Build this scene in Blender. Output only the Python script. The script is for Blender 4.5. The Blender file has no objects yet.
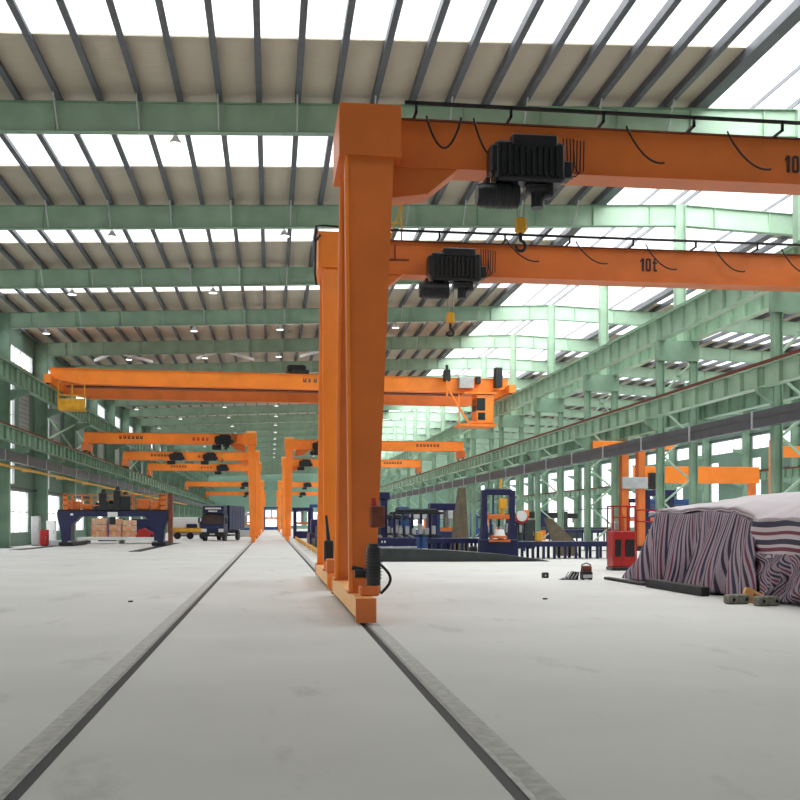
import bpy, math, random
from mathutils import Vector, Matrix
random.seed(7)
SC = bpy.context.scene
COL = SC.collection
PI = math.pi
BAY = 11.7
Y1 = 48.4
KMIN, KMAX = -6, 21            # roof frames: Y = Y1 + k*BAY
def FY(k): return Y1 + k*BAY
YS, YE = FY(KMIN), 301.0
XL, XR, XM = -18.7, 58.7, 20.2
ORD = ['first','second','third','fourth','fifth','sixth','seventh','eighth','ninth','tenth','eleventh','twelfth',
 'thirteenth','fourteenth','fifteenth','sixteenth','seventeenth','eighteenth','nineteenth','twentieth','twenty-first',
 'twenty-second','twenty-third','twenty-fourth','twenty-fifth','twenty-sixth','twenty-seventh','twenty-eighth','twenty-ninth','thirtieth']

# ------------------------------------------------------------ materials
def mat(name, col, rough=.5, metal=0, noise=0, nscale=3, bump=0, spec=.4, coord='Object', col2=None, lo=.35, hi=.65):
    m = bpy.data.materials.new(name); m.use_nodes = True
    nt = m.node_tree; b = nt.nodes['Principled BSDF']
    b.inputs['Roughness'].default_value = rough; b.inputs['Metallic'].default_value = metal
    b.inputs['Specular IOR Level'].default_value = spec
    c = (*col, 1)
    b.inputs['Base Color'].default_value = c
    if noise or bump:
        tc = nt.nodes.new('ShaderNodeTexCoord'); n = nt.nodes.new('ShaderNodeTexNoise')
        n.inputs['Scale'].default_value = nscale; n.inputs['Detail'].default_value = 6
        nt.links.new(tc.outputs[coord], n.inputs['Vector'])
        if noise:
            r = nt.nodes.new('ShaderNodeValToRGB')
            r.color_ramp.elements[0].position = lo; r.color_ramp.elements[1].position = hi
            d = col2 if col2 else tuple(v*(1-noise) for v in col)
            r.color_ramp.elements[0].color = (*d, 1); r.color_ramp.elements[1].color = c
            nt.links.new(n.outputs['Fac'], r.inputs['Fac']); nt.links.new(r.outputs['Color'], b.inputs['Base Color'])
        if bump:
            bp = nt.nodes.new('ShaderNodeBump'); bp.inputs['Strength'].default_value = bump
            bp.inputs['Distance'].default_value = .02
            nt.links.new(n.outputs['Fac'], bp.inputs['Height']); nt.links.new(bp.outputs['Normal'], b.inputs['Normal'])
    return m
def corr(name, col, axis='Y', scale=6, rough=.6, depth=.03):
    m = mat(name, col, rough)
    nt = m.node_tree; b = nt.nodes['Principled BSDF']
    tc = nt.nodes.new('ShaderNodeTexCoord'); w = nt.nodes.new('ShaderNodeTexWave')
    w.wave_type = 'BANDS'; w.bands_direction = axis; w.inputs['Scale'].default_value = scale
    nt.links.new(tc.outputs['Object'], w.inputs['Vector'])
    bp = nt.nodes.new('ShaderNodeBump'); bp.inputs['Strength'].default_value = .5; bp.inputs['Distance'].default_value = depth
    nt.links.new(w.outputs['Fac'], bp.inputs['Height']); nt.links.new(bp.outputs['Normal'], b.inputs['Normal'])
    n = nt.nodes.new('ShaderNodeTexNoise'); n.inputs['Scale'].default_value = .6; n.inputs['Detail'].default_value = 5
    mx = nt.nodes.new('ShaderNodeMixRGB'); mx.inputs[1].default_value = (*col, 1)
    mx.inputs[2].default_value = (*[v*.8 for v in col], 1)
    nt.links.new(tc.outputs['Object'], n.inputs['Vector']); nt.links.new(n.outputs['Fac'], mx.inputs[0])
    nt.links.new(mx.outputs[0], b.inputs['Base Color'])
    return m
def clear(name, tint, t=.85):
    m = bpy.data.materials.new(name); m.use_nodes = True; nt = m.node_tree
    nt.nodes.remove(nt.nodes['Principled BSDF']); out = nt.nodes['Material Output']
    a = nt.nodes.new('ShaderNodeBsdfTransparent'); a.inputs[0].default_value = (*tint, 1)
    g = nt.nodes.new('ShaderNodeBsdfDiffuse'); g.inputs[0].default_value = (.8, .82, .82, 1)
    x = nt.nodes.new('ShaderNodeMixShader'); x.inputs[0].default_value = t
    nt.links.new(g.outputs[0], x.inputs[1]); nt.links.new(a.outputs[0], x.inputs[2]); nt.links.new(x.outputs[0], out.inputs[0])
    return m
M = dict(
 green=mat('green_paint', (.25,.39,.28), .45, noise=.3, nscale=.7),
 greenl=mat('pale_green_paint', (.37,.53,.39), .45, noise=.2, nscale=.8),
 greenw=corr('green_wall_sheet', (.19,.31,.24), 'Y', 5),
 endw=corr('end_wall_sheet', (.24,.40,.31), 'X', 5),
 orange=mat('orange_paint', (.72,.178,.034), .42, noise=.16, nscale=.9),
 orangeb=mat('bright_orange_paint', (.95,.255,.03), .42, noise=.12, nscale=.9),
 cream=mat('pale_orange', (.85,.50,.20), .5, noise=.3, nscale=2.5, col2=(.86,.42,.14)),
 yellow=mat('yellow_paint', (.80,.40,.03), .5, noise=.2),
 red=mat('red_paint', (.45,.02,.02), .4, noise=.3),
 rust=mat('rusty_rail_steel', (.20,.055,.03), .7, noise=.4, nscale=5),
 roof=corr('beige_roof_sheet', (.54,.48,.375), 'Y', 1.3, depth=.01),
 purlin=mat('galvanised_purlin', (.105,.112,.13), .5, metal=.1, noise=.2),
 floor=mat('concrete', (.66,.65,.635), .62, noise=.13, nscale=.3, bump=.05, spec=.3, lo=.3, hi=.7),
 floor2=mat('grey_mortar', (.54,.53,.51), .8, noise=.25, nscale=9),
 black=mat('black_rubber', (.012,.012,.014), .6),
 blackm=mat('black_machine_paint', (.018,.019,.022), .38, noise=.4, nscale=6),
 steel=mat('worn_steel', (.34,.33,.32), .45, metal=.4, noise=.3, nscale=8),
 grey=mat('dark_grey_duct', (.075,.078,.09), .5, noise=.25, nscale=1.5),
 greyl=mat('light_grey_metal', (.45,.46,.47), .45, noise=.15),
 dgrey=mat('dark_green_grey_plate', (.035,.045,.045), .55, noise=.3, nscale=2),
 navy=mat('navy_paint', (.013,.017,.075), .38, noise=.3, nscale=2),
 blue=mat('blue_paint', (.02,.07,.22), .4, noise=.3, nscale=2),
 white=mat('white_paint', (.75,.76,.76), .5),
 marker=mat('dark_lettering', (.03,.012,.02), .5),
 markred=mat('red_lettering', (.35,.02,.02), .5),
 glassd=mat('dark_glass', (.02,.03,.035), .1, spec=.8),
 glass=clear('window_glass', (.97,.99,1), .93),
 sky=clear('roof_light_sheet', (.97,.99,1), .88),
 brown=mat('brown_cardboard', (.55,.30,.15), .8, noise=.3),
 salmon=mat('orange_packing', (.75,.25,.12), .7, noise=.35, nscale=3, col2=(.7,.6,.45)),
 olive=mat('olive_canvas', (.16,.13,.09), .9, noise=.3),
 stone=mat('cast_iron_block', (.27,.26,.21), .7, noise=.5, nscale=14, bump=.4),
)
lg=M['lampglow']=mat('lamp_glow',(1,1,1)); lg.node_tree.nodes['Principled BSDF'].inputs['Emission Color'].default_value=(1,.98,.94,1); lg.node_tree.nodes['Principled BSDF'].inputs['Emission Strength'].default_value=3
def scuffs(m):
    nt=m.node_tree; b=nt.nodes['Principled BSDF']; src=b.inputs['Base Color'].links[0].from_socket
    tc=nt.nodes.new('ShaderNodeTexCoord'); mp=nt.nodes.new('ShaderNodeMapping'); mp.inputs['Scale'].default_value=(.9,.35,1); mp.inputs['Rotation'].default_value=(0,0,.5)
    n=nt.nodes.new('ShaderNodeTexNoise'); n.inputs['Scale'].default_value=1.1; n.inputs['Detail'].default_value=8; n.inputs['Roughness'].default_value=.65
    r=nt.nodes.new('ShaderNodeValToRGB'); r.color_ramp.elements[0].position=.58; r.color_ramp.elements[0].color=(1,1,1,1); r.color_ramp.elements[1].position=.74; r.color_ramp.elements[1].color=(.72,.71,.70,1)
    x=nt.nodes.new('ShaderNodeMixRGB'); x.blend_type='MULTIPLY'; x.inputs[0].default_value=1
    nt.links.new(tc.outputs['Object'],mp.inputs[0]); nt.links.new(mp.outputs[0],n.inputs['Vector']); nt.links.new(n.outputs['Fac'],r.inputs['Fac'])
    nt.links.new(src,x.inputs[1]); nt.links.new(r.outputs['Color'],x.inputs[2]); nt.links.new(x.outputs[0],b.inputs['Base Color'])
scuffs(M['floor'])
# ------------------------------------------------------------ mesh builder
class MB:
    def __init__(s): s.v=[]; s.f=[]; s.smooth=False
    def add(s, vs, fs):
        o=len(s.v); s.v += [tuple(p) for p in vs]; s.f += [tuple(i+o for i in q) for q in fs]; return s
    def box(s, x0,x1,y0,y1,z0,z1):
        return s.hexa([(x0,y0,z0),(x1,y0,z0),(x1,y1,z0),(x0,y1,z0),(x0,y0,z1),(x1,y0,z1),(x1,y1,z1),(x0,y1,z1)])
    def hexa(s, p): return s.add(p, [(3,2,1,0),(4,5,6,7),(0,1,5,4),(1,2,6,5),(2,3,7,6),(3,0,4,7)])
    def bbox(s, x0,x1,y0,y1,z0,z1,b=.02):
        # box with chamfered vertical & horizontal edges (ring stack)
        def ring(e,z): return [(x0+e+b,y0+e,z),(x1-e-b,y0+e,z),(x1-e,y0+e+b,z),(x1-e,y1-e-b,z),(x1-e-b,y1-e,z),(x0+e+b,y1-e,z),(x0+e,y1-e-b,z),(x0+e,y0+e+b,z)]
        rs=[ring(b,z0),ring(0,z0+b),ring(0,z1-b),ring(b,z1)]
        vs=[p for r in rs for p in r]; fs=[tuple(reversed(range(8))), tuple(range(24,32))]
        for k in range(3):
            for i in range(8): j=(i+1)%8; fs.append((k*8+i,k*8+j,k*8+8+j,k*8+8+i))
        return s.add(vs,fs)
    def bar(s, a, b, w, h, up=(0,0,1)):
        a=Vector(a); b=Vector(b); d=(b-a).normalized(); u=Vector(up)
        if abs(d.dot(u))>.98: u=Vector((0,1,0))
        r=d.cross(u).normalized(); u=r.cross(d).normalized()
        r*=w/2; u*=h/2
        return s.hexa([a-r-u,a+r-u,b+r-u,b-r-u,a-r+u,a+r+u,b+r+u,b-r+u])
    def cyl(s, a, b, r, n=12, r2=None, cap=True):
        a=Vector(a); b=Vector(b); d=(b-a).normalized(); u=Vector((0,0,1)) if abs(d.z)<.9 else Vector((1,0,0))
        x=d.cross(u).normalized(); y=d.cross(x).normalized(); r2=r if r2 is None else r2
        vs=[a+(x*math.cos(t)+y*math.sin(t))*r for t in [2*PI*i/n for i in range(n)]]
        vs+=[b+(x*math.cos(t)+y*math.sin(t))*r2 for t in [2*PI*i/n for i in range(n)]]
        fs=[(i,i+n,(i+1)%n+n,(i+1)%n) for i in range(n)]
        if cap: fs+=[tuple(range(n)),tuple(reversed(range(n,2*n)))]
        return s.add(vs,fs)
    def tube(s, pts, r, n=6):
        pts=[Vector(p) for p in pts]; rings=[]
        for i,p in enumerate(pts):
            d=(pts[min(i+1,len(pts)-1)]-pts[max(i-1,0)]).normalized()
            u=Vector((0,1,0)) if abs(d.y)<.9 else Vector((1,0,0))
            x=d.cross(u).normalized(); y=d.cross(x).normalized()
            rings.append([p+(x*math.cos(2*PI*k/n)+y*math.sin(2*PI*k/n))*r for k in range(n)])
        vs=[q for g in rings for q in g]; fs=[]
        for i in range(len(pts)-1):
            for k in range(n): j=(k+1)%n; fs.append((i*n+k,(i+1)*n+k,(i+1)*n+j,i*n+j))
        fs+=[tuple(range(n)),tuple(reversed(range((len(pts)-1)*n,len(pts)*n)))]
        return s.add(vs,fs)
    def prism(s, poly, axis, a, b):
        # poly in the two other axes (x,z for 'Y'; y,z for 'X'; x,y for 'Z')
        def P(p,t): return {'Y':(p[0],t,p[1]),'X':(t,p[0],p[1]),'Z':(p[0],p[1],t)}[axis]
        n=len(poly); vs=[P(p,a) for p in poly]+[P(p,b) for p in poly]
        fs=[tuple(range(n)),tuple(reversed(range(n,2*n)))]+[(i,i+n,(i+1)%n+n,(i+1)%n) for i in range(n)]
        return s.add(vs,fs)
    def xf(s, m): s.v=[tuple(m@Vector(p)) for p in s.v]; return s
    def build(s, name, material, parent=None, smooth=False):
        me=bpy.data.meshes.new(name); me.from_pydata(s.v,[],s.f); me.validate(); me.update()
        import bmesh
        bm=bmesh.new(); bm.from_mesh(me); bmesh.ops.recalc_face_normals(bm, faces=bm.faces); bm.to_mesh(me); bm.free()
        if smooth:
            for p in me.polygons: p.use_smooth=True
            try: me.set_sharp_from_angle(angle=R(40))
            except Exception: pass
        me.materials.append(material)
        o=bpy.data.objects.new(name,me); COL.objects.link(o)
        if parent is not None:
            o.parent=parent
        return o
def R(d): return d*PI/180
def empty(name, loc=(0,0,0), rz=0):
    o=bpy.data.objects.new(name,None); COL.objects.link(o); o.location=loc; o.rotation_euler=(0,0,rz); o.empty_display_size=.3; return o
def tag(o,label,cat,group=None):
    o['label']=label; o['category']=cat
    if group: o['group']=group
    return o
def struct(o,label=None,cat=None):
    o['kind']='structure'
    if label: o['label']=label
    if cat: o['category']=cat
    return o
def lift(o, loc):
    # mesh built in world coordinates: move its origin to the base point
    o.data.transform(Matrix.Translation(-Vector(loc))); o.location=loc; return o
def text(s, size, material, parent, loc, rot=(PI/2,0,0), name='lettering', depth=.004, sx=1, bold=0):
    cu=bpy.data.curves.new(name,'FONT'); cu.body=s; cu.size=size; cu.extrude=depth; cu.offset=bold
    t=bpy.data.objects.new(name,cu); COL.objects.link(t)
    dg=bpy.context.evaluated_depsgraph_get(); dg.update()
    me=bpy.data.meshes.new_from_object(t.evaluated_get(dg)); bpy.data.objects.remove(t)
    me.materials.clear(); me.materials.append(material)
    o=bpy.data.objects.new(name,me); COL.objects.link(o); o.parent=parent; o.location=loc; o.rotation_euler=rot; o.scale=(sx,1,1)
    return o
def zb(x):          # underside of the roof frames
    return 15.65+.0406*x if x<=XM else 15.65+.0406*(2*XM-x)
DEPTH=1.05
def zr(x): return zb(x)+DEPTH+.34      # roof sheet

# ------------------------------------------------------------ floor, walls, roof
struct(MB().box(XL-.3,XR+.3,YS,YE,-.2,0).build('floor',M['floor']),'pale grey polished concrete factory floor','floor')
def bays(): return range(KMIN,KMAX+1)
def wall_holes(name, x, t, rects, zt, far=False):
    # rects: list of (y0,y1,z0,z1) offsets per bay
    zc=sorted({0,zt}|{r[2] for r in rects}|{r[3] for r in rects}); yc=sorted({0,BAY}|{r[0] for r in rects}|{r[1] for r in rects})
    mb=MB()
    for k in bays():
        if far and k>=9:
            mb.box(x-t,x+t,FY(k),FY(k)+1.2,0,zt); mb.box(x-t,x+t,FY(k)+10.2,FY(k)+BAY,0,zt); mb.box(x-t,x+t,FY(k)+1.2,FY(k)+10.2,0,.95); mb.box(x-t,x+t,FY(k)+1.2,FY(k)+10.2,12.2,zt); continue
        for i in range(len(yc)-1):
            z=None
            for j in range(len(zc)-1):
                ym=(yc[i]+yc[i+1])/2; zm=(zc[j]+zc[j+1])/2
                hole=any(r[0]<ym<r[1] and r[2]<zm<r[3] for r in rects)
                if hole:
                    if z is not None: mb.box(x-t,x+t,FY(k)+yc[i],FY(k)+yc[i+1],z,zc[j]); z=None
                elif z is None: z=zc[j]
            if z is not None: mb.box(x-t,x+t,FY(k)+yc[i],FY(k)+yc[i+1],z,zt)
    return struct(mb.build(name,M['greenw']))
LW=[(1.0,9.6,.95,4.1),(2.0,5.4,4.5,7.9),(2.0,5.4,8.3,12.1),(2.2,11.0,13.35,14.65)]
RW=[(1.0,8.6,.95,4.2),(9.0,11.4,4.5,9.7),(.5,11.3,10.7,12.4)]
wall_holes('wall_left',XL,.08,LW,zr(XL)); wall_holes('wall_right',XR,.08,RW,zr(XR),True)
wn=0
def window(x,y0,y1,z0,z1,nv,nh,side):
    global wn; wn+=1
    r=empty('window_%d'%wn,(x,(y0+y1)/2,z0)); struct(r)
    fr=MB(); t=.07; h=z1-z0; w=(y1-y0)/2
    for a in (-1,1): fr.box(-.1,.1,a*w-(t if a>0 else 0),a*w+(0 if a>0 else t),0,h)
    fr.box(-.1,.1,-w+t,w-t,0,t); fr.box(-.1,.1,-w+t,w-t,h-t,h)
    for i in range(1,nv+1): yy=-w+2*w*i/(nv+1); fr.box(-.04,.04,yy-.03,yy+.03,t,h-t)
    for i in range(1,nh+1): zz=h*i/(nh+1); fr.box(-.04,.04,-w+t,w-t,zz-.03,zz+.03)
    fr.build('window_frame',M['greyl'],r); MB().box(-.012,.012,-w+t,w-t,t,h-t).build('window_pane',M['glass'],r)
for k in bays():
    if k<-1: continue
    for (y0,y1,z0,z1),(nv,nh) in zip(LW,((3,1),(0,2),(0,2),(4,0))): window(XL,FY(k)+y0,FY(k)+y1,z0,z1,nv,nh,'left')
    if k>=9: window(XR,FY(k)+1.2,FY(k)+10.2,.95,12.2,3,5,'right')
    elif k>=2:
        for (y0,y1,z0,z1),(nv,nh) in zip(RW,((3,1),(0,3),(4,0))): window(XR,FY(k)+y0,FY(k)+y1,z0,z1,nv,nh,'right')
# louvre sheets beside the tall left windows
lv=MB()
for k in range(-1,KMAX+1):
    for z in [8.6+.35*i for i in range(9)]: lv.box(XL+.08,XL+.16,FY(k)+6.4,FY(k)+9.6,z,z+.3)
struct(lv.build('trim_1',M['greyl']),'grey louvre sheets beside the tall left windows','louvre')
# girts
gt=MB()
for x,s in ((XL,1),(XR,-1)):
    for z in (4.25,8.1,12.6): gt.box(min(x+s*.1,x+s*.28),max(x+s*.1,x+s*.28),YS,YE,z-.08,z+.08)
struct(gt.build('trim_2',M['grey']),'dark horizontal girts on both side walls','girt')
# end walls
def endwall(name,y,openings):
    mb=MB(); cuts=sorted({XL,XM,XR}|{o[0] for o in openings}|{o[1] for o in openings})
    for a,b in zip(cuts,cuts[1:]):
        z0=0
        for o in sorted(openings,key=lambda q:q[2]):
            if o[0]<=a and b<=o[1]:
                if o[2]>z0: mb.box(a,b,y-.1,y+.1,z0,o[2])
                z0=o[3]
        pts=[(a,z0),(b,z0),(b,zr(b)),(a,zr(a))]
        mb.prism(pts,'Y',y-.1,y+.1)
    return struct(mb.build(name,M['endw']))
ENDO=[(-14,-9,1,5),(-7,-3,1,5),(-2.6,2.6,0,5.5),(4,9,1,5),(10.5,16,1,5),(26,34,1,5),(40,48,1,5)]
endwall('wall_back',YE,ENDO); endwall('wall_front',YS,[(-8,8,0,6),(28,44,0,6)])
for i,o in enumerate(ENDO):
    w=empty('window_%d'%(wn+1+i),((o[0]+o[1])/2,YE,o[2])); struct(w); hw=(o[1]-o[0])/2; h=o[3]-o[2]
    f=MB()
    for j in range(5): xx=-hw+.05+(2*hw-.1)*j/4; f.box(xx-.05,xx+.05,-.06,.06,0,h)
    f.box(-hw,hw,-.06,.06,h-.1,h); f.box(-hw,hw,-.06,.06,h*.5-.05,h*.5+.05); f.build('window_frame',M['greyl'],w)
    MB().box(-hw,hw,-.01,.01,0,h-.1).build('window_pane',M['glass'],w)
wn+=len(ENDO)
# roof: opaque sheet with translucent strips and a glazed ridge
S0,S1=3.6,7.4; Q0,Q1=5.0,10.4; KS=-3; C0,C1=16.3,26.6
def sheet(mb,x0,x1,y0,y1,t=.05):
    z0,z1=zr(x0),zr(x1); mb.hexa([(x0,y0,z0),(x1,y0,z1),(x1,y1,z1),(x0,y1,z0),(x0,y0,z0+t),(x1,y0,z1+t),(x1,y1,z1+t),(x0,y1,z0+t)])
rf=MB()
for k in bays():
    y=FY(k); ye=min(y+BAY,YE)
    if k<KS: sheet(rf,XL-.4,XM,y,ye); sheet(rf,XM,XR+.4,y,ye); continue
    for x0,x1,a,b in ((XL-.4,C0,S0,S1),(C1,XR+.4,Q0,Q1)):
        sheet(rf,x0,x1,y,min(y+a,ye))
        if y+b<ye: sheet(rf,x0,x1,y+b,ye)
for x0,x1 in ((C0-.7,C0),(C1,C1+.7)):      # dark kerb of the ridge light
    pass
ceil=struct(rf.build('ceiling',M['roof']),'beige corrugated roof sheeting under the roof','ceiling')
def roofpane(x0,x1,y0,y1):
    global wn; wn+=1
    mb=MB(); sheet(mb,x0,x1,y0,y1,.03); return struct(mb.build('window_%d'%wn,M['sky']))
for k in bays():
    y=FY(k); ye=min(y+BAY,YE)
    if k<KS: continue
    if y+S1<ye: roofpane(XL-.4,C0,y+S0,y+S1); roofpane(C1,XR+.4,y+Q0,min(y+Q1,ye))
    roofpane(C0,XM,y,ye); roofpane(XM,C1,y,ye)
# purlins run the length of the hall (parts of the roof)
xs=[]; x=XL+.3
while x<C0-.5: xs.append((x,.13,.3)); x+=1.38
xs += [(C0-.2,.5,.34),(C0+3.4-1.3,.04,.16),(XM-.3,.05,.2),(XM+.3,.05,.2),(C1-1.7,.04,.16),(C1+.2,.5,.34)]
x=C1+1.4
while x<XR-.2: xs.append((x,.075,.3)); x+=1.38
for x,w,h in xs:
    z=zr(x)-.012
    mb=MB().box(x-w/2,x+w/2,YS+.15,YE-.15,z-h,z-.008)
    if h in (.3,.34) and w<.2: mb.box(x+w/2+.001,x+w/2+.08,YS+.15,YE-.15,z-h,z-h+.03)
    mb.build('purlin',M['purlin'],ceil)
# ------------------------------------------------------------ roof frames
def roofbeam(k,x0,x1,side):
    y=FY(k); e=empty('roof_beam',((x0+x1)/2,y,zb((x0+x1)/2)))
    i=k-KMIN
    k_vis=k+1
    lab=('pale green roof girder over the nave, %s from the camera' if side=='nave' else 'green steel roof girder over the right hand bay, %s from the camera')%ORD[max(0,i-3)]
    if i<3: lab=lab.replace('from the camera','back behind the camera').replace(ORD[max(0,i-3)],ORD[2-i])
    tag(e,lab,'roof beam','roof girders crossing the %s'%('nave' if side=='nave' else 'right bay'))
    L=Vector(e.location)
    def seg(mb,w,o0,o1):
        n=1
        z0,z1=zb(x0),zb(x1)
        mb.hexa([(x0,y-w/2,z0+o0),(x1,y-w/2,z1+o0),(x1,y+w/2,z1+o0),(x0,y+w/2,z0+o0),(x0,y-w/2,z0+o1),(x1,y-w/2,z1+o1),(x1,y+w/2,z1+o1),(x0,y+w/2,z0+o1)])
    T=Matrix.Translation(-L)
    a=MB(); seg(a,.05,.03,DEPTH-.03); a.xf(T).build('web',M['greenl'],e)
    b=MB(); seg(b,.34,0,.03); b.xf(T).build('bottom_flange',M['green'],e)
    c=MB(); seg(c,.34,DEPTH-.03,DEPTH); c.xf(T).build('top_flange',M['green'],e)
    s=MB(); x=x0+1.5; j=0
    while x<x1-.5:
        s.box(x-.008,x+.008,y-.15,y-.026,zb(x)+.04,zb(x)+DEPTH-.05); x+=2.9 if k<6 else 5.8
    s.xf(T).build('stiffener',M['greenl'],e)
    if -2<k<7 and side=='nave':
        x=XL+.3+1.38*2
        while x<C0-1:
            MB().bar((x,y-.95,zb(x)+DEPTH-.02),(x+.0,y-.19,zb(x)+.05),.05,.05,(1,0,0)).xf(T).build('fly_brace',M['greyl'],e); x+=2.76
for k in bays():
    roofbeam(k,XL+1.02,XM-.27,'nave'); roofbeam(k,XM+.27,XR-1.02,'right')
# ------------------------------------------------------------ columns
def ibeam(mb,x,y,z0,z1,w,d,t=.03,ax='x'):
    # H column: flanges normal to x
    mb.box(x-w/2,x-w/2+t,y-d/2,y+d/2,z0,z1); mb.box(x+w/2-t,x+w/2,y-d/2,y+d/2,z0,z1); mb.box(x-w/2+t,x+w/2-t,y-t/2,y+t/2,z0,z1)
def wallcol(k,x,s,side):
    y=FY(k); e=empty('wall_column',(x+s*.6,y,0))
    i=k-KMIN
    place=('%s from the camera'%ORD[i-3]) if i>=3 else ('%s back behind the camera'%ORD[2-i])
    tag(e,'green steel H column against the %s wall, %s'%(side,place),'column','steel columns along the %s wall'%side)
    a=MB(); ibeam(a,0,0,0.03,zb(x+s)+DEPTH,1.0,.42,.035); a.build('shaft',M['green'],e)
    MB().box(-.65,.65,-.35,.35,0,.03).build('base_plate',M['grey'],e)
    for z,n in ((10.77,1.75),(6.77,1.75)):
        b=MB(); b.prism([(s*.5,z),(s*.5,z-.75),(s*1.75,z-.25),(s*1.75,z)],'Y',-.14,.14); b.build('bracket',M['green'],e)
for k in bays(): wallcol(k,XL,1,'left'); wallcol(k,XR,-1,'right')
def midcol(k):
    y=FY(k); e=empty('lattice_column',(20.05,y,0)); i=k-KMIN
    place=('%s from the camera'%ORD[i-3]) if i>=3 else ('%s back behind the camera'%ORD[2-i])
    tag(e,'green two-legged lattice column between the nave and right bay, %s'%place,'column','lattice columns between the two bays')
    for s in (-1,1):
        a=MB(); ibeam(a,s*.86,0,.03,10.75,.36,.3,.03)
        a.build('leg',M['green'],e)
    MB().box(-1.2,1.2,-.35,.35,0,.03).build('base_plate',M['grey'],e)
    br=MB(); zs=[.4,2.7,5.0]
    for z in zs:
        br.bar((-.7,0,z),(.7,0,z+1.15),.09,.09,(0,1,0)); br.bar((.7,0,z+1.15),(-.7,0,z+2.3),.09,.09,(0,1,0))
    br.bar((-.7,0,8.2),(.7,0,9.6),.09,.09,(0,1,0)); br.bar((.7,0,8.3),(0,0,9.1),.09,.09,(0,1,0))
    br.build('lacing',M['greenl'],e)
    cp=MB().box(-1.1,1.1,-.16,.16,9.75,10.75); cp.build('crosshead',M['green'],e)
    for s in (-1,1):
        b=MB(); b.prism([(s*1.05,6.85),(s*1.68,6.85),(s*1.68,6.7),(s*1.05,6.25)],'Y',-.12,.12); b.build('bracket',M['green'],e)
    u=MB(); ibeam(u,.15,0,10.75,zb(XM)+DEPTH+.05,.5,.42,.03); u.build('upper_post',M['greenl'],e)
for k in bays(): midcol(k)
for k,z0,z1 in ((3,8.3,10.6),(4,8.3,10.6),(7,8.3,10.6)):
    e=empty('wall_brace',(XL+.9,FY(k)+6,z0)); tag(e,'pale green diagonal cross brace on the left wall between runways, %s one going back'%{3:'first',4:'second',7:'third'}[k],'brace','left wall braces')
    for a in (-1,1): MB().bar((0,-a*5.4,0),(.12*a,a*5.4,z1-z0),.13,.13,(1,0,0)).build('brace_bar',M['greenl'],e)
# ------------------------------------------------------------ crane runways
def runway(x,ztop,depth,label,cat='crane runway',railm='rust'):
    e=empty('crane_runway',(x,FY(-1),ztop-depth)); tag(e,label,cat)
    d=depth
    for k in range(-3,KMAX+1):
        y0=FY(k)+.03-FY(-1); y1=min(FY(k+1),YE-.2)-.03-FY(-1)
        a=MB(); a.box(-.012,.012,y0,y1,.03,d-.03); a.box(-.2,.2,y0,y1,0,.03); a.box(-.22,.22,y0,y1,d-.03,d)
        n=9 if k<6 else 5
        for i in range(n):
            yy=y0+.1+(y1-y0-.2)*i/(n-1); a.box(-.17,-.012,yy-.012,yy+.012,.03,d-.03); a.box(.012,.17,yy-.012,yy+.012,.03,d-.03)
        a.build('beam',M['greenl'] if abs(x-19.2)<2 else M['green'],e)
    r=MB(); r.box(-.2,.2,FY(-3)-FY(-1),YE-.3-FY(-1),d,d+.05); r.box(-.03,.03,FY(-3)-FY(-1),YE-.3-FY(-1),d+.05,d+.15); r.box(-.04,.04,FY(-3)-FY(-1),YE-.3-FY(-1),d+.15,d+.2)
    r.build('rail',M[railm],e)
RU,RLo=11.85,7.68
XRL,XLL=18.62,16.2
runway(-16.6,RU,1.1,'upper green crane runway beam along the left wall',railm='green')
runway(-XLL,RLo,.9,'lower green crane runway beam along the left wall')
runway(19.2,RU,1.1,'upper pale green crane runway beam on the nave side of the middle columns',railm='green')
runway(XRL,RLo,.82,'lower green crane runway with brown rail on the nave side of the middle columns')
runway(20.92,RU,1.1,'upper green crane runway beam on the far side of the middle columns',railm='green')
runway(21.47,RLo,.82,'lower green crane runway beam on the far side of the middle columns')
runway(57.0,RLo,.9,'lower green crane runway beam along the right wall')
def duct(x,z0,z1,w,label,sgn):
    e=empty('cable_duct',(x,FY(-1),z0)); tag(e,label,'duct')
    a=MB(); a.box(-w/2,w/2,FY(-3)+.3-FY(-1),YE-.5-FY(-1),0,z1-z0)
    a.box(-w/2-.03,w/2+.03,FY(-3)+.3-FY(-1),YE-.5-FY(-1),(z1-z0)*.55,(z1-z0)*.6); a.build('casing',M['grey'],e)
    for k in range(-1,KMAX+1):
        for q in (0,.5):
            yy=(k+q+1)*BAY-.0; MB().box(-w/2-.05,w/2+.05,yy-.05,yy+.05,-.03,z1-z0+.03).build('joint_strap',M['greyl'],e)
duct(18.35,5.3,5.93,.26,'dark grey cable duct running below the middle crane runways',-1)
duct(-16.6,5.65,6.3,.26,'dark grey cable duct running below the left crane runways',1)
yb=MB().box(-17.1,-16.96,FY(-1),FY(14),5.36,5.5)
for k in range(-1,14): yb.box(-17.55,-16.95,FY(k)+3,FY(k)+3.15,5.3,5.56)
tag(lift(yb.build('conductor_bar',M['yellow']),(-16.93,FY(-1),5.36)),'thin yellow conductor bar along the left wall columns','conductor bar')
# ------------------------------------------------------------ floor rails
for x,s,lab in ((-1.58,-1,'left'),(1.53,1,'right')):
    e=empty('floor_rail',(x,20,0)); tag(e,'%s steel crane rail let into the concrete floor of the aisle'%lab,'rail')
    y0,y1=YS+1-20,296-20
    MB().box(-.04,.04,y0,y1,0,.004).build('rail_groove',M['black'],e)
    g=MB(); g.box(min(s*.042,s*.085),max(s*.042,s*.085),y0,y1,0,.012); g.build('rail_head',M['steel'],e)
    g=MB(); g.box(min(s*.087,s*.27),max(s*.087,s*.27),y0,y1,0,.003); g.build('mortar_strip',M['floor2'],e)
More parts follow.
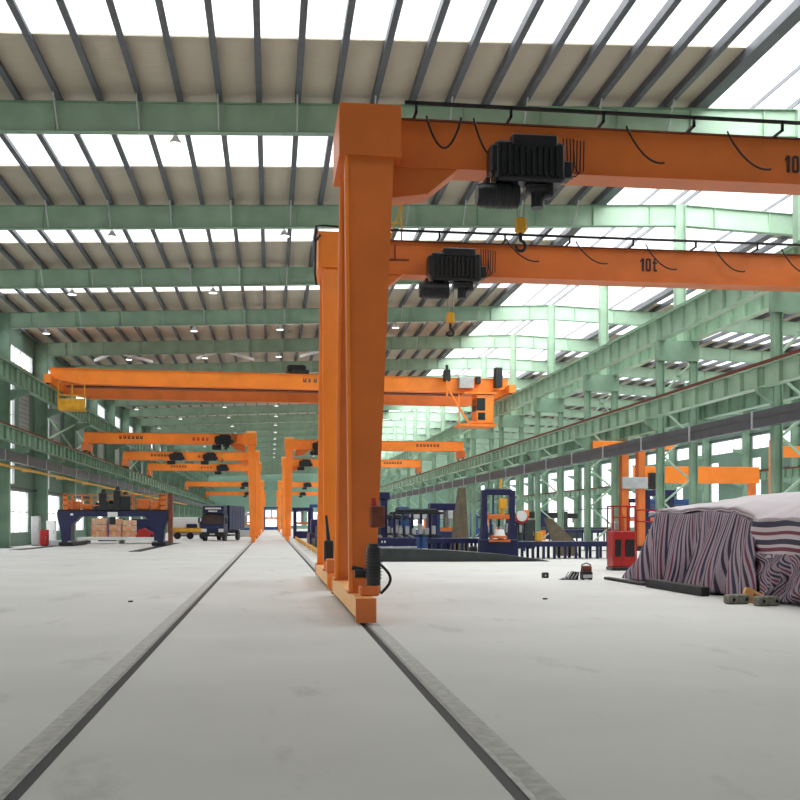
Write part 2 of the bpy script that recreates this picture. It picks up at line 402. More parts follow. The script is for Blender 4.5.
# ------------------------------------------------------------ semi gantry cranes
GB,GT=8.77,9.75      # girder underside / top
def gantry(side,y,label,near=False,group=None,bright=True,xend=None,marks=None):
    s=1 if side=='right' else -1
    x0=1.4; xe=xend if xend else (XRL+.25 if s>0 else XLL+.25)
    e=empty('semi_gantry_crane',(s*1.58,y,0)); tag(e,label,'crane',group)
    o=M['orangeb'] if bright else M['orange']
    ox=s*1.58
    def bx(mb,a,b,*r): 
        a-=ox; b-=ox
        return mb.box(min(a,b),max(a,b),*r)
    # foot carriage
    f=MB(); bx(f,s*1.42,s*1.72,-3.35,3.35,.1,.44); f.build('foot_carriage',M['cream'] if near else o,e)  # near foot's paler colour carries the light on its side face
    bx(MB(),s*1.40,s*1.74,-3.5,-3.35,.04,.44).build('end_plate',o,e); bx(MB(),s*1.40,s*1.74,3.35,3.5,.04,.44).build('end_plate',o,e)
    for yy in (-3.0,3.0):
        w=MB().cyl((s*1.50-ox,yy,.16),(s*1.60-ox,yy,.16),.145,20); w.build('wheel',M['blackm'],e)
    # two tapered legs leaning together
    for q,(yb_,yt,d0,d1) in enumerate(((-2.0,-.55,.34,.5),(2.05,.75,.34,.5))):
        xa,xb,xc,xd=[v*s-ox for v in (1.40,1.86,1.42,2.36 if near else 2.1)]
        l=MB(); l.hexa([(xa,yb_-d0/2,.44),(xb,yb_-d0/2,.44),(xb,yb_+d0/2,.44),(xa,yb_+d0/2,.44),(xc,yt-d1/2,GB),(xd,yt-d1/2,GB),(xd,yt+d1/2,GB),(xc,yt+d1/2,GB)])
        l.build('leg',o,e)
        # corner lip and base flange
        m=MB(); m.hexa([(xa-.012*s,yb_-d0/2-.03,.47),(xa+.05*s,yb_-d0/2-.03,.47),(xa+.05*s,yb_-d0/2,.47),(xa-.012*s,yb_-d0/2,.47),(xc-.012*s,yt-d1/2-.03,GB),(xc+.05*s,yt-d1/2-.03,GB),(xc+.05*s,yt-d1/2,GB),(xc-.012*s,yt-d1/2,GB)])
        m.build('leg_lip',M['orangeb'],e)
        g=MB(); g.box(min(xa,xb)-.04,max(xa,xb)+.04,yb_-d0/2-.06,yb_+d0/2+.06,.44,.48); g.build('leg_flange',M['orange'],e)
    # head block over the legs
    hb=MB(); xa,xb=s*1.30-ox,s*2.5-ox
    hb.box(min(xa,xb),max(xa,xb),-.85,1.05,GB+.002,GT+.02); hb.build('leg_head',o,e)
    if not near: MB().box(min(s*1.32-ox,s*2.2-ox),max(s*1.32-ox,s*2.2-ox),-.7,.9,GT+.021,GT+.22).build('leg_cap',M['cream'],e)
    hz=MB(); poly=[(s*2.36-ox,GB-.002),(s*3.7-ox,GB-.002),(s*3.1-ox,GB-.5),(s*2.3-ox,GB-.62)]; hz.prism(poly,'Y',-.28,.28); hz.build('gusset',M['orange'],e)
    # main girder
    a,b=s*2.5-ox,s*xe-ox
    g=MB(); lo,hi=min(a,b),max(a,b)
    g.box(lo,hi,-.25,.25,GB+.03,GT-.03)
    gi=g.build('girder',M['orange'] if near else o,e)
    g=MB(); g.box(lo,hi,-.33,.33,GB,GB+.03); g.build('girder_flange',M['orange'],e)
    g=MB(); g.box(lo,hi,-.31,.31,GT-.03,GT); g.build('girder_flange',M['rust'] if near else M['orange'],e)
    # runway end carriage
    c=MB(); cx=s*(XRL if s>0 else XLL)-ox; c.box(cx-.2,cx+.2,-1.6,1.6,RLo+.4,GB-.0); c.build('runway_carriage',M['orange'],e)
    for yy in (-1.3,1.3): MB().cyl((cx-.05,yy,RLo+.2+.18),(cx+.05,yy,RLo+.2+.18),.175,18).build('wheel',M['blackm'],e)
    # little platform struts near the runway end
    if near:
        # festoon track
        x1=18.6
        t=MB(); t.box(2.6-ox,x1-ox,-.62,-.56,GT+.16,GT+.22)
        x=2.8
        while x<x1: t.box(x-ox,x+.05-ox,-.62,-.2,GT+.0,GT+.04); t.box(x-ox,x+.05-ox,-.62,-.57,GT,GT+.2); x+=1.9
        t.build('festoon_track',M['blackm'],e)
    return e
def loop_cable(e,x,y,z,w,drop,full=False,ox=1.58):
    pts=[]
    n=16
    for i in range(n+1):
        t=i/n*(1 if full else .56)
        pts.append((x-ox+w*t/(1 if full else .56),y,z-drop*math.sin(PI*t)**.8 if t>0 else z))
    return MB().tube(pts,.022).build('festoon_cable',M['blackm'],e,smooth=True)
YA,YB=20.3,28.95
A=gantry('right',YA,'nearest tall orange gantry crane standing on the right floor rail, girder at the top edge',True,bright=False)
B=gantry('right',YB,'second orange gantry crane just behind the nearest, girder lettered 10t mid-span',True,bright=True)
for x,w,d,fu in ((3.05,.7,.62,True),(4.0,.5,.8,False),(7.15,.8,.72,False),(9.3,.95,.75,False),(11.4,.95,.75,False),(13.5,.95,.75,False)): loop_cable(A,x,-.46,GT-.0,w,d,fu)
for x,w,d in ((6.7,.95,.62),(8.75,.95,.62),(10.85,.95,.72),(12.95,.95,.72),(15.05,.95,.72)): loop_cable(B,x,-.46,GT+.1,w,d)
def tenton(e,x,z,h,yf=-.256):
    # block stencil figures 1 0 t
    w=h*.42; k=h*.15; g=h*.13
    def gl(poly_list):
        mb=MB()
        for P in poly_list: mb.prism(P,'Y',yf-.006,yf)
        mb.build('letter',M['marker'],e)
    x0=x
    gl([[(x0+w*.3,z),(x0+w*.75,z),(x0+w*.75,z+h),(x0+w*.3,z+h),(x0+w*.02,z+h*.8),(x0+w*.02,z+h*.66),(x0+w*.3,z+h*.74)]])
    x0+=w*.75+g; c=k*.6
    mb=MB(); o=[(x0+c,z),(x0+w-c,z),(x0+w,z+c),(x0+w,z+h-c),(x0+w-c,z+h),(x0+c,z+h),(x0,z+h-c),(x0,z+c)]
    q=k*.95; n=[(x0+q+c*.3,z+k),(x0+w-q-c*.3,z+k),(x0+w-q,z+k+c*.3),(x0+w-q,z+h-k-c*.3),(x0+w-q-c*.3,z+h-k),(x0+q+c*.3,z+h-k),(x0+q,z+h-k-c*.3),(x0+q,z+k+c*.3)]
    for yy in (yf-.006,): mb.add([(a,yy,b) for a,b in o]+[(a,yy,b) for a,b in n]+[(a,yf,b) for a,b in o]+[(a,yf,b) for a,b in n],
        [(t,(t+1)%8,8+(t+1)%8,8+t) for t in range(8)]+[(16+t,24+t,24+(t+1)%8,16+(t+1)%8) for t in range(8)]+[(t,16+t,16+(t+1)%8,(t+1)%8) for t in range(8)]+[(8+t,8+(t+1)%8,24+(t+1)%8,24+t) for t in range(8)])
    mb.build('letter',M['marker'],e)
    x0+=w+g
    gl([[(x0+w*.2,z+k*.5),(x0+w*.35,z),(x0+w*.85,z),(x0+w*.85,z+k),(x0+w*.55,z+k),(x0+w*.55,z+h*.58),(x0+w*.85,z+h*.58),(x0+w*.85,z+h*.74),(x0+w*.55,z+h*.74),(x0+w*.55,z+h*.95),(x0+w*.2,z+h*.95),(x0+w*.2,z+h*.74),(x0,z+h*.74),(x0,z+h*.58),(x0+w*.2,z+h*.58)]])
tenton(A,10.66-1.58,9.03,.36)
tenton(B,10.76-1.58,9.1,.38)
# wiring and drive gear on the near legs
def legkit(e,near=True):
    ox=1.58
    # travel drive: gearbox, motor (upright, finned) and brake box near the front wheel
    g=MB(); g.bbox(1.52-ox,1.86-ox,-2.95,-2.5,.44,.62,.03); g.cyl((1.76-ox,-2.8,.6),(1.76-ox,-2.8,.74),.13,16,.1); g.build('gearbox',M['orange'],e)
    m=MB(); m.cyl((1.76-ox,-2.8,.5),(1.76-ox,-2.8,1.28),.125,20)
    for i in range(9): m.cyl((1.76-ox,-2.8,.74+i*.055),(1.76-ox,-2.8,.755+i*.055),.15,20)
    m.cyl((1.76-ox,-2.8,1.28),(1.76-ox,-2.8,1.34),.09,16); m.build('drive_motor',M['blackm'],e,smooth=True)
    b=MB(); b.bbox(1.74-ox,1.98-ox,-2.62,-2.3,1.62,2.0,.02); b.build('junction_box',M['rust'],e)
    s=MB(); s.cyl((1.8-ox,-2.45,2.0),(1.8-ox,-2.45,2.14),.06,14,.04); s.build('siren',M['red'],e,smooth=True)
    h=MB(); h.tube([(1.82-ox,-2.85,1.0)]+[(1.88-ox+.17*math.sin(PI*t),-2.85,.98-.5*t) for t in [i/12 for i in range(13)]],.025); h.build('motor_cable',M['black'],e,smooth=True)
    l=MB(); l.cyl((1.45-ox,-2.6,.82),(1.66-ox,-2.6,.82),.08,14); l.cyl((1.4-ox,-2.6,.92),(1.6-ox,-2.6,.88),.04,10); l.build('brake',M['blackm'],e,smooth=True)
legkit(A)
# second crane: small drive cluster on its front foot
def kit2(e):
    ox=1.58
    g=MB(); g.bbox(1.38-ox,1.6-ox,-3.45,-3.05,.44,.8,.03); g.build('gearbox',M['orange'],e)
    m=MB(); m.cyl((1.55-ox,-2.6,.48),(1.42-ox,-2.6,1.9),.08,12,.03); m.bbox(1.36-ox,1.6-ox,-2.75,-2.5,.7,1.25,.03); m.build('drive_motor',M['blackm'],e)
    c=MB(); c.tube([(1.35-ox,-.9,GT-.1),(1.22-ox,-.95,GT-.3),(1.2-ox,-1.0,GT-1.2),(1.24-ox,-.95,GT-1.5)],.03); c.tube([(1.2-ox,-.95,GT-.3),(1.24-ox,-.97,GT+.12),(1.45-ox,-.97,GT+.14),(2.3-ox,-.9,GT+.12)],.03); c.build('cable',M['black'],e,smooth=True)
    # panel frame & small ladder by the head
    p=MB()
    for a,b in (((2.6,9.6),(2.6,9.25)),((3.5,9.6),(3.5,9.2)),((2.6,9.2),(3.9,9.2))): p.bar((a[0]-ox,-.27,a[1]),(b[0]-ox,-.27,b[1]),.03,.04,(0,1,0))
    p.build('panel_frame',M['rust'],e)
    r=MB()
    for xx in (3.25,3.7): r.bar((xx-ox,-.2,GT),(xx-ox,-.2,GT+1.05),.05,.05)
    r.bar((3.3-ox,-.2,GT+1.05),(3.75-ox,-.2,GT+1.05),.05,.05); r.bar((3.35-ox,-.2,GT),(3.68-ox,-.2,GT+1.0),.05,.05)
    r.bar((3.1-ox,-.2,GT+.5),(3.75-ox,-.2,GT+.5),.04,.04); r.build('guard_rail',M['yellow'],e)
kit2(B)
# electric hoists
def hoist(x,y,label,scale=1,rope=1.0,detail=True,zc=GB):
    e=empty('electric_hoist',(x,y,zc)); tag(e,label,'hoist')
    # origin: underside of girder, body in front of the girder face (-y)
    b=MB(); b.bbox(-.62,.78,-.86,-.36,-.05,.74,.05); b.bbox(-.72,-.5,-.84,-.4,.1,.66,.04); b.bbox(.76,.95,-.8,-.42,.06,.4,.03)
    b.bbox(-.3,.62,-.9,-.36,.62,.86,.03); b.build('trolley_body',M['blackm'],e)
    if not detail: 
        MB().bbox(-.95,-.05,-.85,-.4,-.5,-.07,.05).build('drum',M['blackm'],e); return e
    fins=MB()
    for i in range(10): fins.box(-.5+i*.12,-.44+i*.12,-.92,-.862,.05,.6)
    fins.build('cooling_fin',M['blackm'],e)
    d=MB(); d.cyl((-.86,-.6,-.29),(-.12,-.6,-.29),.235,24)
    for i in range(8): d.cyl((-.74+i*.07,-.6,-.29),(-.72+i*.07,-.6,-.29),.25,24)
    d.cyl((-.95,-.6,-.29),(-.86,-.6,-.29),.2,20,.235); d.build('rope_drum',M['blackm'],e,smooth=True)
    for xx in (-.75,-.2): MB().box(xx-.04,xx+.04,-.75,-.45,-.2,.02).build('drum_hanger',M['blackm'],e)
    m=MB(); m.bbox(.02,.45,-.8,-.42,-.22,-.05,.04); m.cyl((.28,-.6,-.5),(.28,-.6,-.18),.13,18); m.bbox(.38,.58,-.75,-.45,-.3,-.02,.03); m.build('hoist_motor',M['blackm'],e,smooth=True)
    for yy in (-.36,.3):
        pass
    for xx in (-.45,.55):
        w=MB(); w.box(xx-.05,xx+.05,-.36,.4,-.06,-.02); w.cyl((xx,.30,.03),(xx,.36,.03),.07,14); w.bar((xx,.38,-.04),(xx,.38,.12),.08,.03); w.build('trolley_wheel_frame',M['blackm'],e)
    hb=-.5-rope*.45
    r=MB()
    for xx in (-.16,.04): r.cyl((xx,-.6,-.1),(-.06+(xx+.06)*.6,-.6,hb),.012,8)
    r.build('wire_rope',M['steel'],e)
    k=MB(); k.bbox(-.17,.05,-.68,-.52,hb-.26,hb+.04,.03); kb=k.build('hook_block',M['yellow'],e)
    kk=MB(); kk.cyl((-.06,-.6,hb-.42),(-.06,-.6,hb-.25),.035,10)
    pts=[(-.06,-.6,hb-.38)]+[(-.06+.095*math.sin(a),-.6,hb-.52+.1*math.cos(a)) for a in [R(v) for v in range(10,290,20)]]
    kk.tube(pts,.032,8); kk.build('hook',M['black'],kb,smooth=True)
    for q in (0,1,2,3):
        x0=.84+q*.07
        MB().tube([(x0,-.5,.95),(x0+.02,-.52,.4-.1*q%.3),(x0+.1,-.52,.08+.05*q),(x0+.2,-.52,.3),(x0+.22,-.5,.92)],.014).build('control_cable',M['marker'],e,smooth=True)
    return e
hoist(4.98,YA,'black electric hoist under the nearest orange girder, hook hanging clear',rope=.55,zc=GB-.3)
hoist(5.1,YB,'black electric hoist under the second orange girder near the big leg',rope=1.0,zc=GB-.2)
# the crane rows farther down the aisle
def farletters(e,x,z,n,m='marker',sz=.2,step=.26,y=-.262):
    random.seed(int(x*10)+n)
    for i in range(n):
        w=sz*random.uniform(.55,.85); X=x+i*step
        MB().prism([(X,z),(X+w,z),(X+w,z+sz),(X+w*.65,z+sz),(X+w*.65,z+sz*.35),(X+w*.35,z+sz*.35),(X+w*.35,z+sz),(X,z+sz)],'Y',y-.01,y).build('letter',M[m],e)
LW_=[('left',93,-4.3),('left',117,-6.9),('left',140,-6.6),('left',200,-5),('left',262,-6)]
for i,(sd,y,hx) in enumerate(LW_):
    e=gantry(sd,y,'orange semi gantry crane reaching to the left wall runway, %s along the left rail'%ORD[i],group='orange cranes on the left floor rail')
    if i<3:
        farletters(e,-11.8,9.2,6,'marker',.28,.36); farletters(e,-5.4-i*1.2,9.1,4,'markred',.3,.4)
    hoist(hx,y,'small black hoist under the %s crane girder on the left rail'%ORD[i],detail=i<1)
hoist(-10.6,117,'small black hoist at the left of the second left crane girder',detail=False)
RW_=[(99,4.7),(128,4.2),(200,7),(262,8)]
for i,(y,hx) in enumerate(RW_):
    e=gantry('right',y,'orange semi gantry crane reaching to the middle runway, %s along the right rail'%ORD[i],group='far orange cranes on the right floor rail')
    if i<2: farletters(e,12.6,9.2,7,'marker',.28,.34)
    hoist(hx,y,'small black hoist under the %s far crane girder on the right rail'%ORD[i],detail=i<1)
# ------------------------------------------------------------ overhead double girder crane
def overhead():
    e=empty('bridge_crane',(1.3,80.6,RU+.21),.045); tag(e,'large orange double girder bridge crane high across the nave, cab at its right','crane')
    W=17.9
    def girder(y,z0,z1,w,m):
        g=MB(); L=[(-W,z0+.35),(-W+2.2,z0),(W-2.2,z0),(W,z0+.35),(W,z1),(-W,z1)]
        g.prism(L,'Y',y-w/2,y+w/2); o=g.build('girder',M[m],e)
        c=MB(); c.box(-W+2.2,W-2.2,y-w/2-.08,y+w/2+.08,z0-.03,z0); c.box(-W,W,y-w/2-.08,y+w/2+.08,z1,z1+.03); c.build('girder_flange',M[m],e)
    girder(0,.22,1.35,.6,'orangeb'); girder(4.6,-.3,1.15,.6,'orange')
    wk=MB(); wk.box(-W+1,W-1,.42,1.3,.1,.16); wk.box(-W+1,W-1,1.25,1.3,.16,.3); wk.build('walkway',M['rust'],e)
    for s in (-1,1):
        c=MB(); c.box(s*W-.25,s*W+.25,-1.6,6.2,.1,.75); c.build('end_carriage',M['orangeb'],e)
        for yy in (-1.2,5.8): MB().cyl((s*W-.06,yy,.2),(s*W+.06,yy,.2),.2,16).build('wheel',M['blackm'],e)
    # cab with windows, frame and stair
    c=MB(); x0,x1=15.0,16.4; y0=-1.4
    c.bbox(x0,x1,y0,y0+1.8,-2.35,-.05,.04); cb=c.build('cab',M['orangeb'],e)
    w=MB(); w.box(x0-.02-.0,x0+.7,y0-.02,y0+.0,-1.35,-.35); w.box(x0-.02,x0,y0+.2,y0+1.4,-1.35,-.35); w.build('cab_window',M['glassd'],cb)
    w=MB(); w.box(x0+.1,x0+.7,y0-.02,y0+0,-2.1,-1.5); w.build('cab_window',M['glassd'],cb)
    d=MB(); d.bar((12.6,-1.2,.5),(14.3,-1.2,-2.2),.14,.14,(0,1,0)); d.bar((14.3,-1.2,-2.25),(16.6,-1.2,-2.45),.14,.14); d.box(13.6,16.6,-1.5,.6,-2.62,-2.42); d.box(14.0,16.6,-1.5,.6,-.02,.12)
    d.bar((12.6,-1.2,-.2),(12.6,-1.2,1.2),.14,.14); d.bar((13.6,-1.2,-2.5),(13.6,-1.2,-.0),.08,.08); d.build('cab_frame',M['orangeb'],e)
    k=MB(); k.bbox(12.4,12.9,-1.3,-.6,1.0,1.9,.04); k.cyl((12.65,-1,1.88),(12.65,-1,2.3),.12); k.build('resistor_box',M['blackm'],e); MB().bbox(16.6,17.2,-1.2,-.5,.6,2.2,.04).build('control_box',M['blackm'],e); MB().bbox(15.1,15.5,-.8,-.4,.9,1.5,.04).build('control_box',M['blackm'],e)
    MB().bbox(13.7,14.9,-.9,-.4,.5,1.4,.03).build('electrical_cabinet',M['greyl'],e)
    # maintenance basket at the left end
    b=MB()
    for xx in (-17.2,-16.2,-15.3):
        b.bar((xx,-1.0,-1.75),(xx,-1.0,.1),.09,.09)
    for zz in (-1.75,-1.2,-.75): b.bar((-17.2,-1.0,zz),(-15.3,-1.0,zz),.09,.09)
    b.box(-17.2,-15.3,-1.0,.3,-1.85,-1.75); b.box(-17.2,-15.3,-1.04,-1.0,-1.75,-1.0); b.build('maintenance_basket',M['yellow'],e)
    tr=MB(); tr.bbox(.3,1.7,-.2,4.6,1.39,1.75,.08); tr.bbox(.0,1.5,.3,2.6,1.7,2.2,.1); tr.build('trolley',M['blackm'],e)
    farletters(e,1.2,.75,3,'grey',.3,.42,-.31); farletters(e,2.8,.7,3,'markred',.4,.5,-.31); farletters(e,5.0,.7,1,'markred',.5,.5,-.31)
overhead()
# ------------------------------------------------------------ high bay lamps hung from the frames
def lamp(x,k,n):
    y=FY(k)-.08; z=zb(x)-.002
    e=empty('high_bay_lamp',(x,y,z)); tag(e,'white bell shaped high bay lamp under the %s visible roof girder, %s'%(ORD[k-KMIN-3],n),'lamp','high bay lamps')
    MB().cyl((0,0,-.18),(0,0,0),.02,6).build('hook',M['steel'],e)
    s=MB(); s.cyl((0,0,-.42),(0,0,-.16),.26,18,.09,cap=False); s.cyl((0,0,-.42),(0,0,-.165),.25,18,.085,cap=False); s.cyl((0,0,-.165),(0,0,-.12),.09,14); sh=s.build('shade',M['white'],e,smooth=True)
    MB().cyl((0,0,-.415),(0,0,-.4),.235,18).build('diffuser',M['lampglow'],sh)
for k in range(-1,15):
    a=[(-7.3,'over the left floor'),(.62,'over the aisle')] if k%2==0 else [(-11.3,'near the left wall'),(-3.35,'left of the aisle')]
    if k>=2: a=[(-15.2 if k%2==0 else -11.3,'near the left wall'),(-5.3,'left of the aisle'),(.62,'over the aisle'),(8.8,'right of the aisle')]
    for x,n in a: lamp(x,k,n)
# roof bracing between frames; light on its flanges is put in as white colour
for j,x in enumerate((-12.4,-3.9,4.9)):
    b=MB()
    for s in (-1,1): b.bar((0,0,.0),(s*2.35,4.6,0),.2,.2)
    o=b.build('roof_brace',M['white']); o.location=(x,FY(3)+.3,zb(x)+.3); 
    tag(o,'V shaped roof brace, lit tone painted on, beyond the fourth girder, %s of three'%('leftmost','middle','rightmost')[j],'brace','lit-toned roof braces')
# ------------------------------------------------------------ truck
def truck():
    e=empty('truck',(-5.45,97,0),R(-12)); tag(e,'dark blue box truck parked facing the camera left of the aisle','truck')
    c=MB(); c.prism([(0.0,.55),(-.02,1.5),(.28,2.55),(1.65,2.6),(1.65,.55)],'X',-1.05,1.05); cb=c.build('cab',M['navy'],e)
    w=MB(); w.prism([(-.045,1.62),(.235,2.46),(.245,2.46),(-.03,1.62)],'X',-.92,.92); w.build('windscreen',M['glassd'],cb)
    for s in (-1,1):
        MB().prism([(.25,1.6),(.5,2.35),(1.3,2.35),(1.3,1.6)],'X',s*1.05,s*1.062).build('side_window',M['glassd'],cb)
        h=MB(); h.bbox(s*.8-.24,s*.8+.24,-.07,.05,.84,1.16,.03); h.build('headlamp',M['white'],cb)
        m=MB(); m.bar((s*1.05,.15,2.2),(s*1.3,-.05,2.2),.04,.04); m.bbox(s*1.3-.08,s*1.3+.08,-.1,0,1.7,2.2,.02); m.build('mirror',M['black'],cb)
        for yy in (.75,5.9):
            r=.5 if yy>2 else .48
            MB().cyl((s*.8,yy,r),(s*1.08,yy,r),r,24).build('wheel',M['black'],e)
    g=MB()
    for z in (1.2,1.29,1.38): g.box(-.6,.6,-.06,.0,z,z+.05)
    g.build('grille',M['blue'],cb)
    b=MB(); b.bbox(-1.08,1.08,-.14,.1,.42,.82,.04); b.build('bumper',M['black'],e)
    MB().box(-.25,.25,-.155,-.142,.58,.72).build('number_plate',M['greyl'],e)
    d=MB(); d.prism([(.12,2.6),(.3,3.3),(.6,3.38),(1.6,3.38),(1.6,2.6)],'X',-1.0,1.0); rfn=d.build('roof_fairing',M['navy'],e)
    for i in range(9): MB().box(-.76+i*.17,-.63+i*.17,.14,.235,2.98,3.16).build('letter',M['white'],rfn)
    for i in range(6): MB().box(-.45+i*.15,-.34+i*.15,.08,.16,2.74,2.88).build('letter',M['white'],rfn)
    k=MB(); k.bbox(-1.15,1.15,1.85,8.0,1.05,3.4,.03); k.build('cargo_box',M['navy'],e)
    r=MB()
    for yy in (2.9,4.0,5.1,6.2,7.3): r.box(1.15,1.17,yy,yy+.05,1.1,3.35)
    r.build('box_rib',M['blue'],e)
    f=MB(); f.box(-.5,-.35,1.6,7.9,.7,1.05); f.box(.35,.5,1.6,7.9,.7,1.05); f.box(-1.1,1.1,2.2,4.8,.45,.6); f.build('chassis',M['black'],e)
truck()
# ------------------------------------------------------------ blue low portal transfer car on the left
def portal():
    e=empty('portal_transfer_car',(-11.5,77,0)); tag(e,'low navy blue portal frame with orange railings and black machinery on top, left floor','machine')
    b=MB(); b.prism([(-3.95,2.5),(3.95,2.5),(3.95,2.42),(3.0,1.55),(2.98,2.0-.4),(2.5,2.18),(-2.2,2.18),(-2.75,1.65),(-3.95,1.9)],'Y',-.6,.6)
    b=MB(); b.prism([(-3.95,2.55),(3.95,2.55),(3.95,2.18),(-3.95,2.18)],'Y',-.6,.6)
    for s in (-1,1): b.prism([(s*2.95,2.18),(s*2.3,2.18),(s*2.95,1.55)],'Y',-.6,.6)
    b.build('cross_beam',M['navy'],e)
    for s in (-1,1):
        l=MB(); l.prism([(s*3.95,2.18),(s*2.95,2.18),(s*2.95,.35),(s*2.8,.12),(s*3.6,.12),(s*3.7,1.2)],'Y',-.6,.6); l.build('leg',M['navy'],e)
        MB().cyl((s*3.05,-.62,.22),(s*3.05,-.5,.22),.2,16).build('wheel',M['steel'],e)
        MB().bbox(s*3.3-.5,s*3.3+.5,-.8,5.0,.02,.3,.03).build('rail_carriage',M['black'],e)
    MB().bbox(3.96,4.25,-.5,.3,.25,3.9,.03).build('side_post',M['rust'],e)
    MB().bbox(-.35,.35,-.66,-.61,2.1,2.5,.01).build('sign_plate',M['white'],e)
    MB().bbox(-.22,.22,-.8,-.62,1.6,2.15,.04).build('winch_box',M['blackm'],e)
    MB().bbox(-3.0,-2.8,-.65,-.61,2.25,2.4,.01).build('sign_plate',M['white'],e)
    for i,(x,w) in enumerate(((-3.4,.3),(-2.9,.1),(-2.2,.1),(-1.55,.12),(1.45,.14),(3.35,.1),(3.6,.5))):
        MB().box(x-w/2,x+w/2,-.5,-.4,2.55,3.85).build('rail_post',M['orange'],e)
    r=MB()
    for z in (2.95,3.35,3.7): r.box(-3.6,3.8,-.5,-.45,z,z+.07)
    r.build('guard_rail',M['orange'],e)
    for (x0,x1,z1) in ((-3.3,-2.4,3.3),(-2.2,-1.5,3.1),(1.7,2.6,3.5),(2.7,3.3,3.3)): MB().bbox(x0,x1,-.3,.4,2.69,z1,.05).build('machine_cover',M['orange'],e)
    for (x0,x1,z1) in ((-.95,-.5,4.2),(-.45,.05,3.4),(.1,.5,4.4),(.55,1.2,4.0),(-1.35,-1.0,3.2)):
        m=MB(); m.bbox(x0-.05,x1+.05,-.62,.35,2.6,z1-.3,.05); m.cyl(((x0+x1)/2,-.1,z1-.35),((x0+x1)/2,-.1,z1),.22,14,.12); m.build('machine_head',M['blackm'],e)
    m=MB(); m.box(-3.9,3.9,-.55,.5,2.55,2.68); m.build('deck_plate',M['black'],e)
portal()
for i,(x,y,w,h,m,l) in enumerate(((-14.0,86,1.1,1.55,'salmon','orange wrapped crate stack at the left seen under the navy portal'),(-12.75,86.4,1.0,1.5,'salmon','orange wrapped crate stack at the middle seen under the navy portal'),(-11.6,86.2,1.0,1.4,'salmon','orange wrapped crate stack at the right seen under the navy portal'))):
    e=empty('crate_stack',(x,y,.55)); tag(e,l,'crates')
    for j in range(3): MB().bbox(-w/2,w/2,-.5,.5,j*h/3+.01,(j+1)*h/3-.02,.03).build('crate',M[m],e)
    for xx in (-.25,.2): MB().box(xx,xx+.05,-.51,-.503,0,h).build('strap',M['yellow'],e)
t=MB().bbox(-15.6,-9.2,84.9,88.5,.3,.53,.02)
for x in (-15.2,-12.4,-9.6): t.box(x-.1,x+.1,85,88.4,0,.3)
tag(lift(t.build('low_platform',M['white']),(-12.4,86.7,0)),'long low white platform carrying the crates behind the navy portal','platform')
e=empty('fork_stacker',(-10.1,85.5,.54)); tag(e,'small red machine beside the crates seen under the navy portal','machine')
m=MB(); m.prism([(-.9,0),(.7,0),(.9,.25),(.2,.5),(-.2,.75),(-.7,.6)],'Y',-.3,.3); m.build('body',M['red'],e); MB().cyl((.4,-.32,.12),(.4,.32,.12),.12,14).build('roller',M['black'],e)
tag(lift(MB().box(-8.35,-7.65,61.5,88,0,.02).build('rail_trench_cover',M['black']),(-8,75,0)),'black strip of rail trench running back right of the navy portal','trench cover')
tag(lift(MB().box(-16.3,-15.4,66,79,0,.02).build('rail_trench_cover',M['black']),(-16,72,0)),'black strip of rail trench at the left edge of the floor','trench cover')
tag(lift(MB().bbox(-17.9,-15.6,80.5,83.2,0,.35,.03).build('grey_slab',M['greyl']),(-16.8,81.8,0)),'low grey slab on the floor by the left wall','slab')
def cabinet(name,x,y,w,d,h,m,label,cat='cabinet',z=0):
    e=empty(name,(x,y,z)); tag(e,label,cat)
    MB().bbox(-w/2,w/2,-d/2,d/2,.06,h,.02).build('body',M[m],e); MB().box(-w/2+.04,w/2-.04,-d/2+.03,d/2-.03,0,.06).build('plinth',M['black'],e)
    dr=MB().bbox(-w/2+.05,w/2-.05,-d/2-.025,-d/2,.15,h-.08,.01).build('door',M[m],e); MB().box(w/2-.16,w/2-.13,-d/2-.05,-d/2-.026,h*.45,h*.6).build('handle',M['steel'],dr)
    return e
cabinet('locker',-17.4,78.6,.6,.5,2.2,'greyl','light grey metal locker beside the second visible left column')
cabinet('tool_cabinet',-16.6,77.7,.55,.5,1.2,'red','small red tool cabinet near the left wall')
cabinet('switch_cabinet',-17.0,82.0,.7,.4,1.9,'white','white switch cabinet on the front of the left column')
# far left vehicles and machines
def lowcar(x,y,label):
    e=empty('flatbed_car',(x,y,0)); tag(e,label,'machine')
    MB().bbox(-1.9,1.9,-1,3,.75,1.15,.03).build('deck',M['yellow'],e)
    MB().bbox(-1.8,.9,-.6,2.4,1.16,2.3,.06).build('housing',M['white'],e)
    MB().bbox(1.0,1.7,-.5,1.2,1.16,1.9,.05).build('drive_unit',M['navy'],e); MB().bbox(-.4,.7,-.75,-.62,1.2,1.6,.03).build('hatch',M['navy'],e)
    for xx in (-1.3,0,1.3): MB().cyl((xx,-.9,.36),(xx,-.6,.36),.36,16).build('wheel',M['black'],e)
    MB().bbox(-1.8,1.8,-.6,2.6,.4,.74,.02).build('chassis',M['white'],e)
lowcar(-8.4,109,'white machine on a yellow deck with black wheels, left of the truck')
def press(x,y,w,h,label,m='blue',name='press_machine'):
    e=empty(name,(x,y,0)); tag(e,label,'machine')
    for s in (-1,1): MB().bbox(s*w/2-.18,s*w/2+.18,-.4,.4,0,h,.03).build('upright',M[m],e)
    MB().bbox(-w/2-.3,w/2+.3,-.45,.45,h+.01,h+.4,.04).build('crown',M[m],e); MB().bbox(-w/2+.19,w/2-.19,-.42,.42,.02,.8,.04).build('bed',M[m],e)
    MB().cyl((0,0,h*.6),(0,0,h),.14,14).build('ram',M['steel'],e); MB().bbox(-w/2+.2,w/2-.2,-.3,.3,h*.52,h*.6,.02).build('slide',M['orange'],e)
    return e
press(-3.2,128,1.6,2.6,'grey blue press standing behind the parked truck','greyl')
